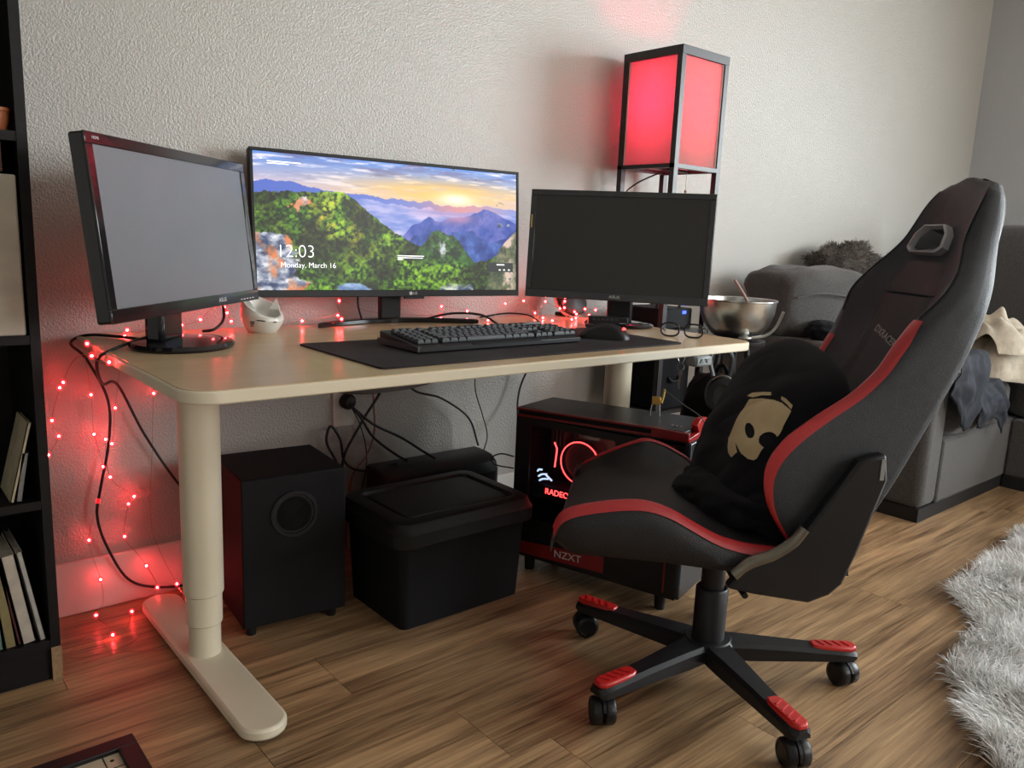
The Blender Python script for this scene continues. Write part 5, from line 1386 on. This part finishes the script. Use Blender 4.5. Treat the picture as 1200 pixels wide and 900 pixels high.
ky = thing('key_ring', 'silver key hanging on a ring under the desk front edge', 'keys', (1.385, -0.70, 0.575))
Tk = Matrix.Rotation(R(-40), 4, 'Z') @ Matrix.Rotation(R(90), 4, 'X')
MB().at(Tk).tube([(0.010 * math.cos(a), .062 + 0.010 * math.sin(a), 0) for a in np.linspace(0, 2 * math.pi, 20)], .0011, 5, 1).build('ring', M_STEEL, ky)
MB().at(Tk).prism([(-.005, .052), (.005, .052), (.006, .042), (.003, .036), (.003, 0), (0, -.003), (-.003, 0), (-.003, .036), (-.006, .042)], -.001, .001).build('key', M_STEEL, ky)
MB().at(Tk).tube([(-.009, .111, 0), (-.009, .085, 0), (0, .071, 0), (.009, .085, 0), (.009, .111, 0)], .0012, 5, 4).build('hook', M_STEEL, ky)
pdl = thing('brass_clip', 'small brass padlock clip on the top of the computer', 'clip', (1.29, -0.70, 0.505), R(-50))
MB().box(-.012, .012, -.006, .006, .034, .056).build('body', M_BRASS, pdl, bevel=0.002)
MB().tube([(-.01, 0, .036), (-.013, 0, .02), (-.014, 0, .0012)], .0012, 6, 3).build('left_wire', M_STEEL, pdl)
MB().tube([(.01, 0, .036), (.011, 0, .02), (.012, 0, .0012)], .0012, 6, 3).build('right_wire', M_STEEL, pdl)
MB().tube([(.014, 0, .04), (.018, 0, .06), (.020, 0, .078)], .0035, 6, 3).build('yellow_tag', mat('yellow_tag', (.6, .42, .08), .5), pdl)
cable('pale thin cord running down the front of the computer', [(1.30, -0.72, 0.58), (1.29, -0.78, 0.56), (1.275, -0.87, 0.53), (1.272, -0.895, 0.46), (1.272, -0.90, 0.30)], 0.0016, mat('grey_cord', (.12, .12, .12), .5))

# ------------------------------------------------------------------ sheepskin rug
rug = thing('sheepskin_rug', 'fluffy white and grey sheepskin rug on the floor at the right edge', 'rug')
edge = [(2.72, -1.20), (2.60, -1.215), (2.48, -1.27), (2.35, -1.255), (2.15, -1.245), (2.0, -1.27), (1.94, -1.33), (1.83, -1.41), (1.70, -1.405), (1.58, -1.42), (1.50, -1.455), (1.45, -1.52), (1.38, -1.545), (1.31, -1.60), (1.20, -1.66), (1.12, -1.75)]
far_ = [(1.25, -2.05), (1.6, -2.15), (2.1, -2.1), (2.6, -1.9), (2.9, -1.6), (2.9, -1.35)]
poly = edge + far_
rb = MB().prism(poly[::-1], 0.0, 0.010).build('hide', mat('hide_base', (0.62, 0.54, 0.42), 0.95), rug)
NB = 110000
pts = []
while len(pts) < NB:
    q = rng.uniform((1.1, -2.0), (2.9, -1.19), (4000, 2))
    for a in q:
        # only the nearer strip is dense enough to matter; keep all of the hide covered
        if inside((a[0], a[1]), poly): pts.append((a[0], a[1]))
pts = np.array(pts[:NB])
hgt = np.array([0.026 + 0.020 * mnoise.noise(Vector((a * 5, b * 5, 2))) for a, b in pts])
P3 = np.column_stack([pts, np.maximum(.008, hgt * .5)])
lay = np.column_stack([[mnoise.noise(Vector((a * 4, b * 4, 9))) * 1.6 - .35 for a, b in pts], [mnoise.noise(Vector((a * 4, b * 4, 19))) * 1.6 for a, b in pts], np.zeros(NB)])
fm = fur_blades(P3, np.tile([0, 0, .75], (NB, 1)), 0.056, 0.0015, lay, .32, 'white_fur', (.90, .87, .81), (.94, .92, .87))
fo = bpy.data.objects.new('fur', fm); COL.objects.link(fo); fo.parent = rug; fo['kind'] = 'stuff'

# ------------------------------------------------------------------ lettering becomes plain mesh
bpy.context.view_layer.update()
dg = bpy.context.evaluated_depsgraph_get()
for o in [o for o in SC.objects if o.type == 'FONT']:
    me = bpy.data.meshes.new_from_object(o.evaluated_get(dg))
    n = bpy.data.objects.new('tmp', me)
    COL.objects.link(n)
    n.parent = o.parent
    n.matrix_local = o.matrix_local.copy()
    nmx = o.name
    bpy.data.objects.remove(o)
    n.name = nmx
